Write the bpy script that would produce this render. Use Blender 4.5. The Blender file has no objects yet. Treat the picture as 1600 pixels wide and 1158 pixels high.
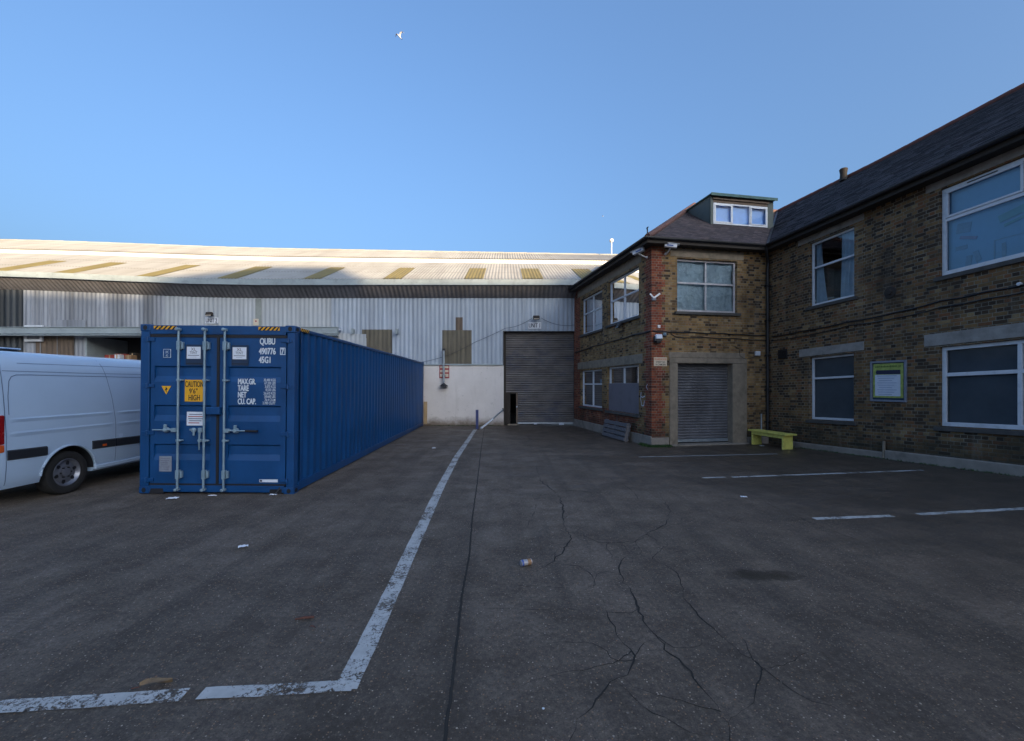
import bpy, bmesh, math, random
from mathutils import Vector, Matrix
random.seed(7)
S = bpy.context.scene
COL = S.collection
R = math.radians
# ------------------------------------------------------------------ camera, sky, sun
F, CX, CY, CAMZ = 676.0, 790.0, 601.0, 1.88        # focal length and principal point (photo px), eye height
cd = bpy.data.cameras.new('camera'); cam = bpy.data.objects.new('camera', cd); COL.objects.link(cam)
cam.location = (0, 0, CAMZ); cam.rotation_euler = (R(90), 0, 0)
cd.sensor_width = 36; cd.lens = 36 * F / 1600
cd.shift_x = (800 - CX) / 1600; cd.shift_y = (CY - 579) / 1600
cd.clip_start = 0.05; cd.clip_end = 3000
S.camera = cam
SUN_EL, SUN_TH = R(12), R(30)                       # low sun, 30 degrees to the right of straight behind us
w = bpy.data.worlds.new('World'); S.world = w; w.use_nodes = True
nt = w.node_tree; sky = nt.nodes.new('ShaderNodeTexSky'); sky.sky_type = 'NISHITA'; sky.sun_disc = False
sky.sun_elevation = SUN_EL; sky.sun_rotation = R(180) - SUN_TH
sky.altitude = 0; sky.air_density = 1.0; sky.dust_density = 10.0; sky.ozone_density = 5.2
bg = nt.nodes['Background']; bg.inputs['Strength'].default_value = 0.15
gm = nt.nodes.new('ShaderNodeGamma'); gm.inputs[1].default_value = 0.86          # flattens the horizon glow a little
nt.links.new(sky.outputs[0], gm.inputs[0]); nt.links.new(gm.outputs[0], bg.inputs[0])
ld = bpy.data.lights.new('sun', 'SUN'); ld.energy = 3.0; ld.angle = R(0.5); ld.color = (1.0, 0.78, 0.50)
sun = bpy.data.objects.new('sun', ld); COL.objects.link(sun)
sd = Vector((math.sin(SUN_TH) * math.cos(SUN_EL), -math.cos(SUN_TH) * math.cos(SUN_EL), math.sin(SUN_EL)))
sun.location = sd * 60; sun.rotation_euler = sd.to_track_quat('Z', 'Y').to_euler()
S.view_settings.view_transform = 'Standard'; S.view_settings.look = 'None'
S.view_settings.exposure = 1.80; S.view_settings.gamma = 1

# ------------------------------------------------------------------ survey helpers
BC = Vector((4.42, 13.10)); BA = R(10.5)            # near corner of the brick building and its rotation
U = Vector((math.cos(BA), math.sin(BA))); V = Vector((-math.sin(BA), math.cos(BA)))
XW = 4.04                                           # long wing's wall plane, in the building's own frame
SH = 0.033                                          # the yard and the long wing rise towards us
def smooth(t): t = max(0.0, min(1.0, t)); return t * t * (3 - 2 * t)
def gz(X, Y):
    p = Vector((X, Y)) - BC; x, y = p.dot(U), p.dot(V)
    return SH * max(0.0, min(14.0, -y)) * smooth((x - 0.3) / (XW - 0.3))
def at(px, py, Y): return Vector(((px - CX) / F * Y, Y, CAMZ + (CY - py) / F * Y))
def G(px, py, h=0.0):
    z = 0.0
    for _ in range(12):
        Y = F * (CAMZ - z - h) / (py - CY); X = (px - CX) / F * Y; z = gz(X, Y)
    return Vector((X, Y, z))
def bloc(px, py, face, d=0.0):
    """building-frame (a, z) of the wall point that shows at a pixel"""
    o = -BC; dr = Vector(((px - CX) / F, 1.0))
    ox, oy, dx, dy = o.dot(U), o.dot(V), dr.dot(U), dr.dot(V)
    if face == 'front': s = (-d - oy) / dy; a = ox + s * dx; sh = 0
    elif face == 'side': s = (-d - ox) / dx; a = oy + s * dy; sh = 0
    else: s = (XW - d - ox) / dx; a = -(oy + s * dy); sh = SH * max(0, a)
    return a, CAMZ + (CY - py) / F * s - sh
def ident(a, d, z): return (a, d, z)
def m_front(a, d, z): return (a, -d, z)
def m_side(a, d, z): return (-d, a, z)
def m_wing(a, d, z): return (XW - d, -a, z)
WY = 19.9
def m_ware(a, d, z): return (a, WY - d, z)
def warp_b(p): return (p[0], p[1], p[2] + SH * max(0.0, -p[1]))

# ------------------------------------------------------------------ mesh builder
class MB:
    def __init__(s, m=ident, warp=None): s.v = []; s.f = []; s.uv = []; s.mi = []; s.m = m; s.warp = warp; s.cur = 0
    def P(s, a, d, z):
        p = s.m(a, d, z)
        if s.warp: p = s.warp(p)
        s.v.append(p); s.uv.append((a + d, z)); return len(s.v) - 1
    def face(s, idx): s.f.append(tuple(idx)); s.mi.append(s.cur)
    def quad(s, *pts): s.face([s.P(*p) for p in pts])
    def box(s, a0, a1, d0, d1, z0, z1):
        i = [s.P(a, d, z) for z in (z0, z1) for d in (d0, d1) for a in (a0, a1)]
        for q in ((0, 1, 3, 2), (4, 6, 7, 5), (0, 4, 5, 1), (2, 3, 7, 6), (0, 2, 6, 4), (1, 5, 7, 3)): s.face([i[k] for k in q])
    def cbox(s, c, x, y, z, rot=None):
        rot = rot or Matrix.Identity(3); i = []
        for kz in (-1, 1):
            for ky in (-1, 1):
                for kx in (-1, 1): i.append(s.P(*(Vector(c) + rot @ Vector((kx * x / 2, ky * y / 2, kz * z / 2)))))
        for q in ((0, 1, 3, 2), (4, 6, 7, 5), (0, 4, 5, 1), (2, 3, 7, 6), (0, 2, 6, 4), (1, 5, 7, 3)): s.face([i[k] for k in q])
    def prism(s, poly, axis, lo, hi):
        def p(q, t): return {'a': (t, q[0], q[1]), 'd': (q[0], t, q[1]), 'z': (q[0], q[1], t)}[axis]
        A = [s.P(*p(q, lo)) for q in poly]; B = [s.P(*p(q, hi)) for q in poly]; n = len(poly)
        s.face(A); s.face(B[::-1])
        for k in range(n): s.face((A[k], A[(k + 1) % n], B[(k + 1) % n], B[k]))
    def tube(s, pts, r, n=8, cap=True, half=False):
        pts = [Vector(p) for p in pts]; rings = []
        for k, p in enumerate(pts):
            t = (pts[min(k + 1, len(pts) - 1)] - pts[max(k - 1, 0)]).normalized()
            up = Vector((0, 0, 1)) if abs(t.z) < 0.95 else Vector((1, 0, 0))
            e1 = t.cross(up).normalized(); e2 = e1.cross(t)
            rr = r[k] if isinstance(r, (list, tuple)) else r
            rings.append([s.P(*(p + e1 * math.cos(2 * math.pi * j / n) * rr + e2 * math.sin(2 * math.pi * j / n) * rr)) for j in range(n)])
        for A, B in zip(rings, rings[1:]):
            for j in range(n): s.face((A[j], A[(j + 1) % n], B[(j + 1) % n], B[j]))
        if cap: s.face(rings[0][::-1]); s.face(rings[-1])
    def lathe(s, prof, c, axis='z', n=24, cap=True):
        """prof: (radius, height) pairs about an axis through c"""
        rings = []
        for r, h in prof:
            ring = []
            for j in range(n):
                t = 2 * math.pi * j / n; x, y = r * math.cos(t), r * math.sin(t)
                o = {'z': (x, y, h), 'a': (h, x, y), 'd': (x, h, y)}[axis]
                ring.append(s.P(c[0] + o[0], c[1] + o[1], c[2] + o[2]))
            rings.append(ring)
        for A, B in zip(rings, rings[1:]):
            for j in range(n): s.face((A[j], A[(j + 1) % n], B[(j + 1) % n], B[j]))
        if cap:
            if prof[0][0] > 1e-5: s.face(rings[0][::-1])
            if prof[-1][0] > 1e-5: s.face(rings[-1])
    def corrug(s, a0, a1, lo, hi, pitch=0.2, depth=0.03, seg=8, rows=1, trap=False):
        """lo(a), hi(a) -> (d, z) at the foot and head of the sheet; the wave pushes out along d"""
        n = max(2, int(round((a1 - a0) / pitch * seg))); prev = None
        for k in range(n + 1):
            a = a0 + (a1 - a0) * k / n; ph = (a / pitch) % 1.0
            if trap: wv = max(-1, min(1, 2.6 * (abs(ph * 2 - 1) * 2 - 1))) * 0.5
            else: wv = 0.5 * math.cos(2 * math.pi * ph)
            (d0, z0), (d1, z1) = lo(a), hi(a)
            L = math.hypot(d1 - d0, z1 - z0); nd, nz = (z1 - z0) / L, -(d1 - d0) / L
            if nd < -0.01: nd, nz = -nd, -nz
            col = [s.P(a, d0 + (d1 - d0) * q / rows + nd * wv * depth, z0 + (z1 - z0) * q / rows + nz * wv * depth) for q in range(rows + 1)]
            if prev:
                for q in range(rows): s.face((prev[q], col[q], col[q + 1], prev[q + 1]))
            prev = col
    def holes(s, a0, a1, z0, z1, hs, reveal=0.18, d=0.0, maxc=0.8):
        A = sorted({a0, a1} | {v for h in hs for v in h[:2] if a0 < v < a1}); Z = sorted({z0, z1} | {v for h in hs for v in h[2:] if z0 < v < z1})
        def inside(a, z): return any(h[0] < a < h[1] and h[2] < z < h[3] for h in hs)
        for i in range(len(A) - 1):
            for j in range(len(Z) - 1):
                if not inside((A[i] + A[i + 1]) / 2, (Z[j] + Z[j + 1]) / 2):
                    s.quad((A[i], d, Z[j]), (A[i + 1], d, Z[j]), (A[i + 1], d, Z[j + 1]), (A[i], d, Z[j + 1]))
        for h in hs:
            x0, x1, y0, y1 = h[:4]
            for p, q in (((x0, y0), (x1, y0)), ((x1, y0), (x1, y1)), ((x1, y1), (x0, y1)), ((x0, y1), (x0, y0))):
                s.quad((p[0], d, p[1]), (q[0], d, q[1]), (q[0], d - reveal, q[1]), (p[0], d - reveal, p[1]))
    def text(s, txt, a, z, size, d, dr=1, xs=0.8, align='LEFT', font_off=0.0):
        cu = bpy.data.curves.new('t', 'FONT'); cu.body = txt; cu.size = size; cu.align_x = align; cu.offset = font_off; cu.resolution_u = 3
        o = bpy.data.objects.new('t', cu); COL.objects.link(o); dg = bpy.context.evaluated_depsgraph_get(); dg.update()
        me = bpy.data.meshes.new_from_object(o.evaluated_get(dg)); base = [s.P(a + dr * v.co.x * xs, d, z + v.co.y) for v in me.vertices]
        for p in me.polygons: s.face([base[k] for k in p.vertices])
        bpy.data.objects.remove(o); bpy.data.meshes.remove(me); bpy.data.curves.remove(cu)
    def split(s, name, mats, parent=None, join=None, **kw):
        """one object per separate piece"""
        par = list(range(len(s.v)))
        def root(i):
            while par[i] != i: par[i] = par[par[i]]; i = par[i]
            return i
        for f in s.f:
            for k in f[1:]: par[root(k)] = root(f[0])
        pos = {}
        for i, p in enumerate(s.v):
            q = tuple(round(x, 4) for x in p)
            if q in pos: par[root(i)] = root(pos[q])
            else: pos[q] = i
        G_ = {}
        for f, mi in zip(s.f, s.mi): G_.setdefault(root(f[0]), []).append((f, mi))
        out = []
        for fs in G_.values():
            m2 = MB(); mp = {}
            for f, mi in fs:
                for k in f:
                    if k not in mp: mp[k] = len(m2.v); m2.v.append(s.v[k]); m2.uv.append(s.uv[k])
                m2.f.append(tuple(mp[k] for k in f)); m2.mi.append(mi)
            out.append(m2.build(name, mats, parent, **kw))
        return out
    def build(s, name, mats, parent=None, smooth=False, bevel=0.0, bseg=2, recalc=True, origin=None):
        me = bpy.data.meshes.new(name)
        og = Vector(origin) if origin is not None else Vector((0, 0, 0))
        me.from_pydata([Vector(p) - og for p in s.v], [], s.f)
        mats = mats if isinstance(mats, (list, tuple)) else [mats]
        for m in mats: me.materials.append(m)
        uvl = me.uv_layers.new(name='uv'); 
        for l in me.loops: uvl.data[l.index].uv = s.uv[l.vertex_index]
        for p, mi in zip(me.polygons, s.mi): p.material_index = mi; p.use_smooth = smooth
        if recalc:
            bm = bmesh.new(); bm.from_mesh(me); bmesh.ops.recalc_face_normals(bm, faces=bm.faces); bm.to_mesh(me); bm.free()
        o = bpy.data.objects.new(name, me); COL.objects.link(o); o.location = og
        if bevel:
            md = o.modifiers.new('bevel', 'BEVEL'); md.width = bevel; md.segments = bseg; md.limit_method = 'ANGLE'; md.angle_limit = R(40)
            md.harden_normals = False
        if smooth and not bevel: 
            md = o.modifiers.new('split', 'EDGE_SPLIT'); md.split_angle = R(38)
        if parent: o.parent = parent
        return o
def tag(o, label=None, cat=None, group=None, kind=None):
    for k, v in (('label', label), ('category', cat), ('group', group), ('kind', kind)):
        if v: o[k] = v
    return o
def empty(name, loc, rz=0.0, label=None, cat=None, group=None, ry=0.0):
    o = bpy.data.objects.new(name, None); o.empty_display_size = 0.3; COL.objects.link(o); o.location = loc; o.rotation_euler = (0, ry, rz)
    return tag(o, label, cat, group)

# ------------------------------------------------------------------ materials
def nodes(name):
    m = bpy.data.materials.new(name); m.use_nodes = True; t = m.node_tree; b = t.nodes['Principled BSDF']; return m, t, b
def N(t, kind, **kw):
    n = t.nodes.new('ShaderNode' + kind)
    for k, v in kw.items():
        if k.startswith('i_'): n.inputs[k[2:].replace('_', ' ')].default_value = v
        elif k[0] == 'n' and k[1:].isdigit(): n.inputs[int(k[1:])].default_value = v
        else: setattr(n, k, v)
    return n
def math_(t, op, a, b=None, c=None):
    n = t.nodes.new('ShaderNodeMath'); n.operation = op
    for k, v in enumerate((a, b, c)):
        if v is None: continue
        if isinstance(v, (int, float)): n.inputs[k].default_value = v
        else: t.links.new(v, n.inputs[k])
    return n.outputs[0]
def mixc(t, fac, a, b, bt='MIX'):
    n = t.nodes.new('ShaderNodeMix'); n.data_type = 'RGBA'; n.blend_type = bt
    for k, v in ((0, fac), (6, a), (7, b)):
        if isinstance(v, (int, float)): n.inputs[k].default_value = v
        elif isinstance(v, tuple): n.inputs[k].default_value = (*v[:3], 1)
        else: t.links.new(v, n.inputs[k])
    return n.outputs[2]
def ramp(t, fac, stops, interp='LINEAR'):
    n = t.nodes.new('ShaderNodeValToRGB'); n.color_ramp.interpolation = interp; e = n.color_ramp.elements
    while len(e) > 2: e.remove(e[-1])
    e[0].position, e[0].color = stops[0][0], (*(stops[0][1] if isinstance(stops[0][1], tuple) else (stops[0][1],) * 3), 1)
    e[1].position, e[1].color = stops[1][0], (*(stops[1][1] if isinstance(stops[1][1], tuple) else (stops[1][1],) * 3), 1)
    for p, c in stops[2:]:
        x = e.new(p); x.color = (*(c if isinstance(c, tuple) else (c,) * 3), 1)
    t.links.new(fac, n.inputs[0]); return n.outputs[0]
def noise(t, scale, coord=None, detail=4, rough=0.55, stretch=None, dist=0.0, kind='Object'):
    tc = coord if coord is not None else t.nodes.new('ShaderNodeTexCoord').outputs[kind]
    if stretch:
        mp = N(t, 'Mapping'); mp.inputs['Scale'].default_value = stretch; t.links.new(tc, mp.inputs[0]); tc = mp.outputs[0]
    n = N(t, 'TexNoise', i_Scale=scale, i_Detail=detail, i_Roughness=rough, i_Distortion=dist); t.links.new(tc, n.inputs['Vector']); return n.outputs['Fac']
def bump(t, b, h, strength=0.3, dist=0.02):
    n = N(t, 'Bump', i_Strength=strength, i_Distance=dist); t.links.new(h, n.inputs['Height']); t.links.new(n.outputs[0], b.inputs['Normal'])
def mat(name, col, rough=0.6, metal=0.0, var=0.25, vs=3.0, bumps=None, dirt=None, stretch=None, spec=0.5, dirtcol=(0.06, 0.05, 0.04), rvar=0.15, seed=0.0):
    """painted or bare surface with wear: colour wanders by 'var', optional dirt patches and fine bump"""
    m, t, b = nodes(name); n1 = noise(t, vs, stretch=stretch, detail=6, rough=0.65)
    lo = tuple(c * (1 - var) for c in col); hi = tuple(min(1, c * (1 + var)) for c in col)
    c = ramp(t, n1, [(0.3, lo), (0.7, hi)])
    if dirt:
        n2 = noise(t, dirt[0], detail=8, rough=0.7, stretch=dirt[2] if len(dirt) > 2 else None)
        f = ramp(t, n2, [(0.5, 0.0), (0.78, dirt[1])]); c = mixc(t, f, c, dirtcol)
    t.links.new(c, b.inputs['Base Color'])
    rr = ramp(t, n1, [(0.25, max(0.02, rough - rvar)), (0.75, min(1, rough + rvar))]); t.links.new(rr, b.inputs['Roughness'])
    b.inputs['Metallic'].default_value = metal; b.inputs['Specular IOR Level'].default_value = spec
    if bumps: bump(t, b, noise(t, bumps[0], detail=5), bumps[1], bumps[2] if len(bumps) > 2 else 0.01)
    return m
def brick_mat(name, red='none'):
    m, t, b = nodes(name); uvn = N(t, 'UVMap', uv_map='uv'); sp = N(t, 'SeparateXYZ'); t.links.new(uvn.outputs[0], sp.inputs[0])
    wob = noise(t, 9, coord=uvn.outputs[0], detail=2)
    a0 = math_(t, 'ADD', sp.outputs[0], math_(t, 'MULTIPLY', math_(t, 'SUBTRACT', wob, 0.5), 0.012)); z0 = math_(t, 'ADD', sp.outputs[1], math_(t, 'MULTIPLY', math_(t, 'SUBTRACT', wob, 0.5), -0.008))
    zr = math_(t, 'DIVIDE', z0, 0.077); row = math_(t, 'FLOOR', zr); par = math_(t, 'FLOORED_MODULO', row, 2.0)
    ln = math_(t, 'ADD', 0.1125, math_(t, 'MULTIPLY', par, 0.1125))     # alternate header and stretcher courses
    ar = math_(t, 'DIVIDE', math_(t, 'ADD', a0, math_(t, 'MULTIPLY', par, 0.056)), ln); col = math_(t, 'FLOOR', ar)
    fa = math_(t, 'FRACT', ar); fz = math_(t, 'FRACT', zr)
    ea = math_(t, 'MULTIPLY', math_(t, 'MINIMUM', fa, math_(t, 'SUBTRACT', 1.0, fa)), ln); ez = math_(t, 'MULTIPLY', math_(t, 'MINIMUM', fz, math_(t, 'SUBTRACT', 1.0, fz)), 0.077)
    edge = math_(t, 'MINIMUM', ea, ez); mort = ramp(t, edge, [(0.0045, 1.0), (0.0075, 0.0)])
    cv = N(t, 'CombineXYZ'); t.links.new(col, cv.inputs[0]); t.links.new(row, cv.inputs[1]); wn = N(t, 'TexWhiteNoise', noise_dimensions='2D'); t.links.new(cv.outputs[0], wn.inputs['Vector'])
    big = noise(t, 0.7, coord=uvn.outputs[0], detail=4)
    rv = math_(t, 'ADD', wn.outputs['Value'], math_(t, 'MULTIPLY', math_(t, 'SUBTRACT', big, 0.5), 0.45))
    yel = ramp(t, rv, [(0.0, (0.035, 0.026, 0.020)), (0.12, (0.060, 0.042, 0.028)), (0.22, (0.115, 0.078, 0.042)), (0.55, (0.175, 0.120, 0.060)), (0.78, (0.205, 0.150, 0.082)), (0.92, (0.15, 0.085, 0.046)), (1.0, (0.22, 0.18, 0.115))])
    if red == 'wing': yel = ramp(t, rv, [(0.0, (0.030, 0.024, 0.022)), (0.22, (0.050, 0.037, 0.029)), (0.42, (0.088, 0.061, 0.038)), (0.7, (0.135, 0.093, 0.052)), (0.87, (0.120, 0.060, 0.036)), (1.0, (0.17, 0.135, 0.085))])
    rd = ramp(t, wn.outputs['Value'], [(0.0, (0.065, 0.025, 0.020)), (0.3, (0.125, 0.036, 0.025)), (0.7, (0.165, 0.048, 0.031)), (1.0, (0.19, 0.078, 0.048))])
    c = yel
    if red in ('front', 'side'):
        lim = math_(t, 'ADD', 0.34, math_(t, 'MULTIPLY', math_(t, 'FLOORED_MODULO', math_(t, 'FLOOR', math_(t, 'DIVIDE', row, 3.0)), 2.0), 0.1125))
        k = math_(t, 'LESS_THAN', sp.outputs[0], lim)
        if red == 'side':
            k2 = math_(t, 'MULTIPLY', math_(t, 'LESS_THAN', sp.outputs[1], 0.98), math_(t, 'GREATER_THAN', math_(t, 'ADD', sp.outputs[0], math_(t, 'MULTIPLY', wn.outputs['Value'], 1.2)), 1.6))
            k3 = math_(t, 'GREATER_THAN', sp.outputs[0], 6.15)
            k = math_(t, 'MAXIMUM', k, math_(t, 'MAXIMUM', k2, k3))
        c = mixc(t, k, yel, rd)
    fine = noise(t, 60, coord=uvn.outputs[0], detail=6); c = mixc(t, 0.35, c, ramp(t, fine, [(0.3, 0.25), (0.7, 0.85)]), 'MULTIPLY'); 
    c = mixc(t, 1.0, c, (2.00, 1.76, 1.42), 'MULTIPLY')
    mc = ramp(t, noise(t, 2.5, coord=uvn.outputs[0], detail=5), [(0.3, (0.14, 0.12, 0.095)), (0.7, (0.30, 0.265, 0.21))])
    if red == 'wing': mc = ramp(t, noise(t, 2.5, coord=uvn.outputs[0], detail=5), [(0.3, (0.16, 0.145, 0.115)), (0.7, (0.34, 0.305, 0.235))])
    c = mixc(t, mort, c, mc)
    soot = ramp(t, noise(t, 0.9, coord=uvn.outputs[0], detail=8, rough=0.7, stretch=(1.6, 0.7, 1)), [(0.46, 0.0), (0.78, 0.8)]); c = mixc(t, soot, c, (0.035, 0.030, 0.025))
    foot = math_(t, 'ADD', math_(t, 'MULTIPLY', sp.outputs[1], 0.8), math_(t, 'MULTIPLY', math_(t, 'SUBTRACT', noise(t, 1.3, coord=uvn.outputs[0], detail=7, rough=0.7), 0.5), 2.2))
    c = mixc(t, ramp(t, foot, [(0.15, 0.7), (0.75, 0.0)]), c, (0.040, 0.038, 0.028))
    run = math_(t, 'MULTIPLY', ramp(t, noise(t, 1.0, coord=uvn.outputs[0], detail=7, rough=0.7, stretch=(3.5, 0.35, 1)), [(0.55, 0.0), (0.75, 0.55)]), ramp(t, fine, [(0.3, 0.4), (0.7, 1.0)])); c = mixc(t, run, c, (0.30, 0.27, 0.22))
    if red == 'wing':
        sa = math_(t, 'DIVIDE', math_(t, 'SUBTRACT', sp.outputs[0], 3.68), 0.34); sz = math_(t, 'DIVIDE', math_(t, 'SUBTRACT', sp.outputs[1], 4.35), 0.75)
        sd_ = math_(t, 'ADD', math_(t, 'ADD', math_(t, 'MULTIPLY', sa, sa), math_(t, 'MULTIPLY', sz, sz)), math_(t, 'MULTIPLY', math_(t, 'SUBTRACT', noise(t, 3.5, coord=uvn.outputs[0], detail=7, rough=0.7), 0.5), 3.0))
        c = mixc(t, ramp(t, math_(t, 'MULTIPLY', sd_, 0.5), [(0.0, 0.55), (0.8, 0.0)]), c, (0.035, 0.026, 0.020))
    t.links.new(c, b.inputs['Base Color']); b.inputs['Roughness'].default_value = 0.92; b.inputs['Specular IOR Level'].default_value = 0.2
    h = math_(t, 'ADD', math_(t, 'MULTIPLY', math_(t, 'SUBTRACT', 1.0, mort), 1.0), math_(t, 'MULTIPLY', fine, 0.5)); bump(t, b, h, 0.9, 0.008)
    return m
def tile_mat(name, c1, c2, c3, wd=0.165, gauge=0.105):
    m, t, b = nodes(name); uvn = N(t, 'UVMap', uv_map='uv'); sp = N(t, 'SeparateXYZ'); t.links.new(uvn.outputs[0], sp.inputs[0])
    zr = math_(t, 'DIVIDE', sp.outputs[1], gauge); row = math_(t, 'FLOOR', math_(t, 'ADD', zr, 0.001)); par = math_(t, 'FLOORED_MODULO', row, 2.0)
    ar = math_(t, 'ADD', math_(t, 'DIVIDE', sp.outputs[0], wd), math_(t, 'MULTIPLY', par, 0.5)); col = math_(t, 'FLOOR', ar); fa = math_(t, 'FRACT', ar)
    e = math_(t, 'MINIMUM', fa, math_(t, 'SUBTRACT', 1.0, fa)); gap = ramp(t, e, [(0.015, 1.0), (0.04, 0.0)])
    cv = N(t, 'CombineXYZ'); t.links.new(col, cv.inputs[0]); t.links.new(row, cv.inputs[1]); wn = N(t, 'TexWhiteNoise', noise_dimensions='2D'); t.links.new(cv.outputs[0], wn.inputs['Vector'])
    big = noise(t, 0.8, coord=uvn.outputs[0], detail=6)
    rv = math_(t, 'ADD', math_(t, 'MULTIPLY', wn.outputs['Value'], 0.6), math_(t, 'MULTIPLY', big, 0.45))
    c = ramp(t, rv, [(0.1, c1), (0.5, c2), (0.9, c3)])
    moss = ramp(t, noise(t, 3.5, coord=uvn.outputs[0], detail=8, rough=0.75), [(0.58, 0.0), (0.72, 0.7)]); c = mixc(t, moss, c, (0.045, 0.040, 0.020))
    c = mixc(t, gap, c, (0.01, 0.01, 0.01)); t.links.new(c, b.inputs['Base Color'])
    b.inputs['Roughness'].default_value = 0.72
    h = math_(t, 'ADD', math_(t, 'SUBTRACT', 1.0, gap), math_(t, 'MULTIPLY', wn.outputs['Value'], 0.8)); bump(t, b, h, 0.6, 0.01)
    return m
def clad_mat(name, col, rust=0.25, dark=0.35, rough=0.55, metal=0.0, bands=0.3, top=(0.055, 0.05, 0.05)):
    m, t, b = nodes(name)
    sheet = noise(t, 1.0, stretch=(1.3, 1, 0.02), detail=2); fine = noise(t, 1.0, stretch=(9, 9, 0.35), detail=7, rough=0.7); blot = noise(t, 0.9, detail=6, rough=0.7)
    c = ramp(t, sheet, [(0.35, tuple(x * (1 - bands) for x in col)), (0.65, tuple(x * (1 + bands * 0.5) for x in col))])
    c = mixc(t, ramp(t, fine, [(0.48, 0.0), (0.75, dark)]), c, top)
    rs = math_(t, 'MULTIPLY', ramp(t, noise(t, 1.0, stretch=(2.2, 2.2, 0.25), detail=8, rough=0.72), [(0.6, 0.0), (0.75, 1.0)]), rust)
    c = mixc(t, rs, c, (0.16, 0.085, 0.035)); c = mixc(t, ramp(t, blot, [(0.4, 0.0), (0.8, 0.3)]), c, tuple(x * 0.55 for x in col))
    t.links.new(c, b.inputs['Base Color']); b.inputs['Metallic'].default_value = metal
    t.links.new(ramp(t, fine, [(0.3, rough - 0.1), (0.7, min(1, rough + 0.25))]), b.inputs['Roughness'])
    bump(t, b, fine, 0.15, 0.01)
    return m
def glass_mat(name, tint=(0.86, 0.89, 0.91), rough=0.02, wav=0.02, refl=1.25):
    m, t, b = nodes(name); t.nodes.remove(b); out = t.nodes['Material Output']
    g = N(t, 'BsdfGlossy', i_Roughness=rough); g.inputs[0].default_value = (0.95, 0.97, 1, 1); tr = N(t, 'BsdfTransparent'); tr.inputs[0].default_value = (*tint, 1)
    fr = N(t, 'Fresnel', i_IOR=1.55); bp = N(t, 'Bump', i_Strength=0.25, i_Distance=wav); t.links.new(noise(t, 0.9, detail=1), bp.inputs['Height'])
    t.links.new(bp.outputs[0], g.inputs['Normal']); f = math_(t, 'MINIMUM', math_(t, 'MULTIPLY', fr.outputs[0], refl), 1.0)
    mx = N(t, 'MixShader'); t.links.new(f, mx.inputs[0]); t.links.new(tr.outputs[0], mx.inputs[1]); t.links.new(g.outputs[0], mx.inputs[2]); t.links.new(mx.outputs[0], out.inputs[0])
    return m
M = {}
M['brick_front'] = brick_mat('yellow stock brick with red quoin', 'front'); M['brick_side'] = brick_mat('yellow stock brick side', 'side')
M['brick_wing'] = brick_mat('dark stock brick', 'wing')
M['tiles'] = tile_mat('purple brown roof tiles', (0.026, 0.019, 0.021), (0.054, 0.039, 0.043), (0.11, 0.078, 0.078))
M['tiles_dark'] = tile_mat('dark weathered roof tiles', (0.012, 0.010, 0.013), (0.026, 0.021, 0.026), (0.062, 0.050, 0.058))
M['ridge'] = mat('red clay ridge tile', (0.15, 0.075, 0.06), 0.8, var=0.4, vs=6, bumps=(30, 0.4), dirt=(3, 0.7))
M['ridge_dark'] = mat('dark clay ridge tile', (0.16, 0.055, 0.04), 0.8, var=0.4, vs=6, bumps=(30, 0.4), dirt=(3, 0.7))
M['stone'] = mat('weathered concrete trim', (0.25, 0.205, 0.155), 0.9, var=0.25, vs=5, bumps=(70, 0.5, 0.006), dirt=(2.2, 0.65))
M['stone_grey'] = mat('grey concrete lintel', (0.30, 0.275, 0.25), 0.9, var=0.22, vs=5, bumps=(70, 0.5, 0.006), dirt=(2.2, 0.6))
M['plinth'] = mat('rendered plinth', (0.27, 0.235, 0.20), 0.92, var=0.22, vs=3, bumps=(40, 0.6, 0.008), dirt=(1.7, 0.75), dirtcol=(0.05, 0.045, 0.03))
M['sill'] = mat('dark stained sill', (0.075, 0.07, 0.065), 0.85, var=0.35, vs=6, bumps=(40, 0.4))
M['frame'] = mat('white upvc frame', (0.66, 0.68, 0.72), 0.35, var=0.07, vs=4, dirt=(5, 0.3), rvar=0.08)
M['frame_old'] = mat('old painted frame', (0.50, 0.48, 0.50), 0.5, var=0.15, vs=8, dirt=(6, 0.5))
M['glass'] = glass_mat('window glass')
M['glass_dark'] = glass_mat('window glass over dark room', (0.6, 0.65, 0.7), 0.04, refl=0.6)
M['glass_sky'] = glass_mat('dormer glass', (0.9, 0.93, 0.95), 0.03, refl=0.3)
M['sheeting'] = mat('clear plastic sheeting', (0.36, 0.47, 0.55), 0.30, var=0.18, vs=2.5, bumps=(5, 1.0, 0.12), stretch=(1, 1, 0.7), rvar=0.2)
M['film'] = mat('milky window film with sky reflection tint', (0.26, 0.58, 0.82), 0.4, var=0.12, vs=0.8)  # milky film; its bright teal also stands in for reflected sky
M['blind'] = mat('brown window board', (0.085, 0.075, 0.065), 0.8, var=0.15)
M['curtain'] = mat('pale net curtain', (0.60, 0.72, 0.80), 0.85, var=0.15, vs=5)
M['net'] = mat('dark net curtain', (0.26, 0.255, 0.25), 0.9, var=0.15, vs=2)
M['room'] = mat('room wall', (0.035, 0.036, 0.042), 0.9, var=0.3, vs=1.5)
M['black'] = mat('black plastic gutter', (0.016, 0.016, 0.019), 0.45, var=0.3, vs=5)
M['soffit'] = mat('dark painted soffit', (0.035, 0.027, 0.022), 0.8, var=0.3, vs=3)
M['lead'] = mat('grey green dormer cladding', (0.10, 0.12, 0.11), 0.7, var=0.3, vs=4, dirt=(4, 0.6))
M['felt'] = mat('green grey roofing felt', (0.09, 0.16, 0.15), 0.85, var=0.3, vs=6)
M['brownwood'] = mat('brown weathered board', (0.16, 0.115, 0.085), 0.85, var=0.3, vs=6, bumps=(30, 0.4))
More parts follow.
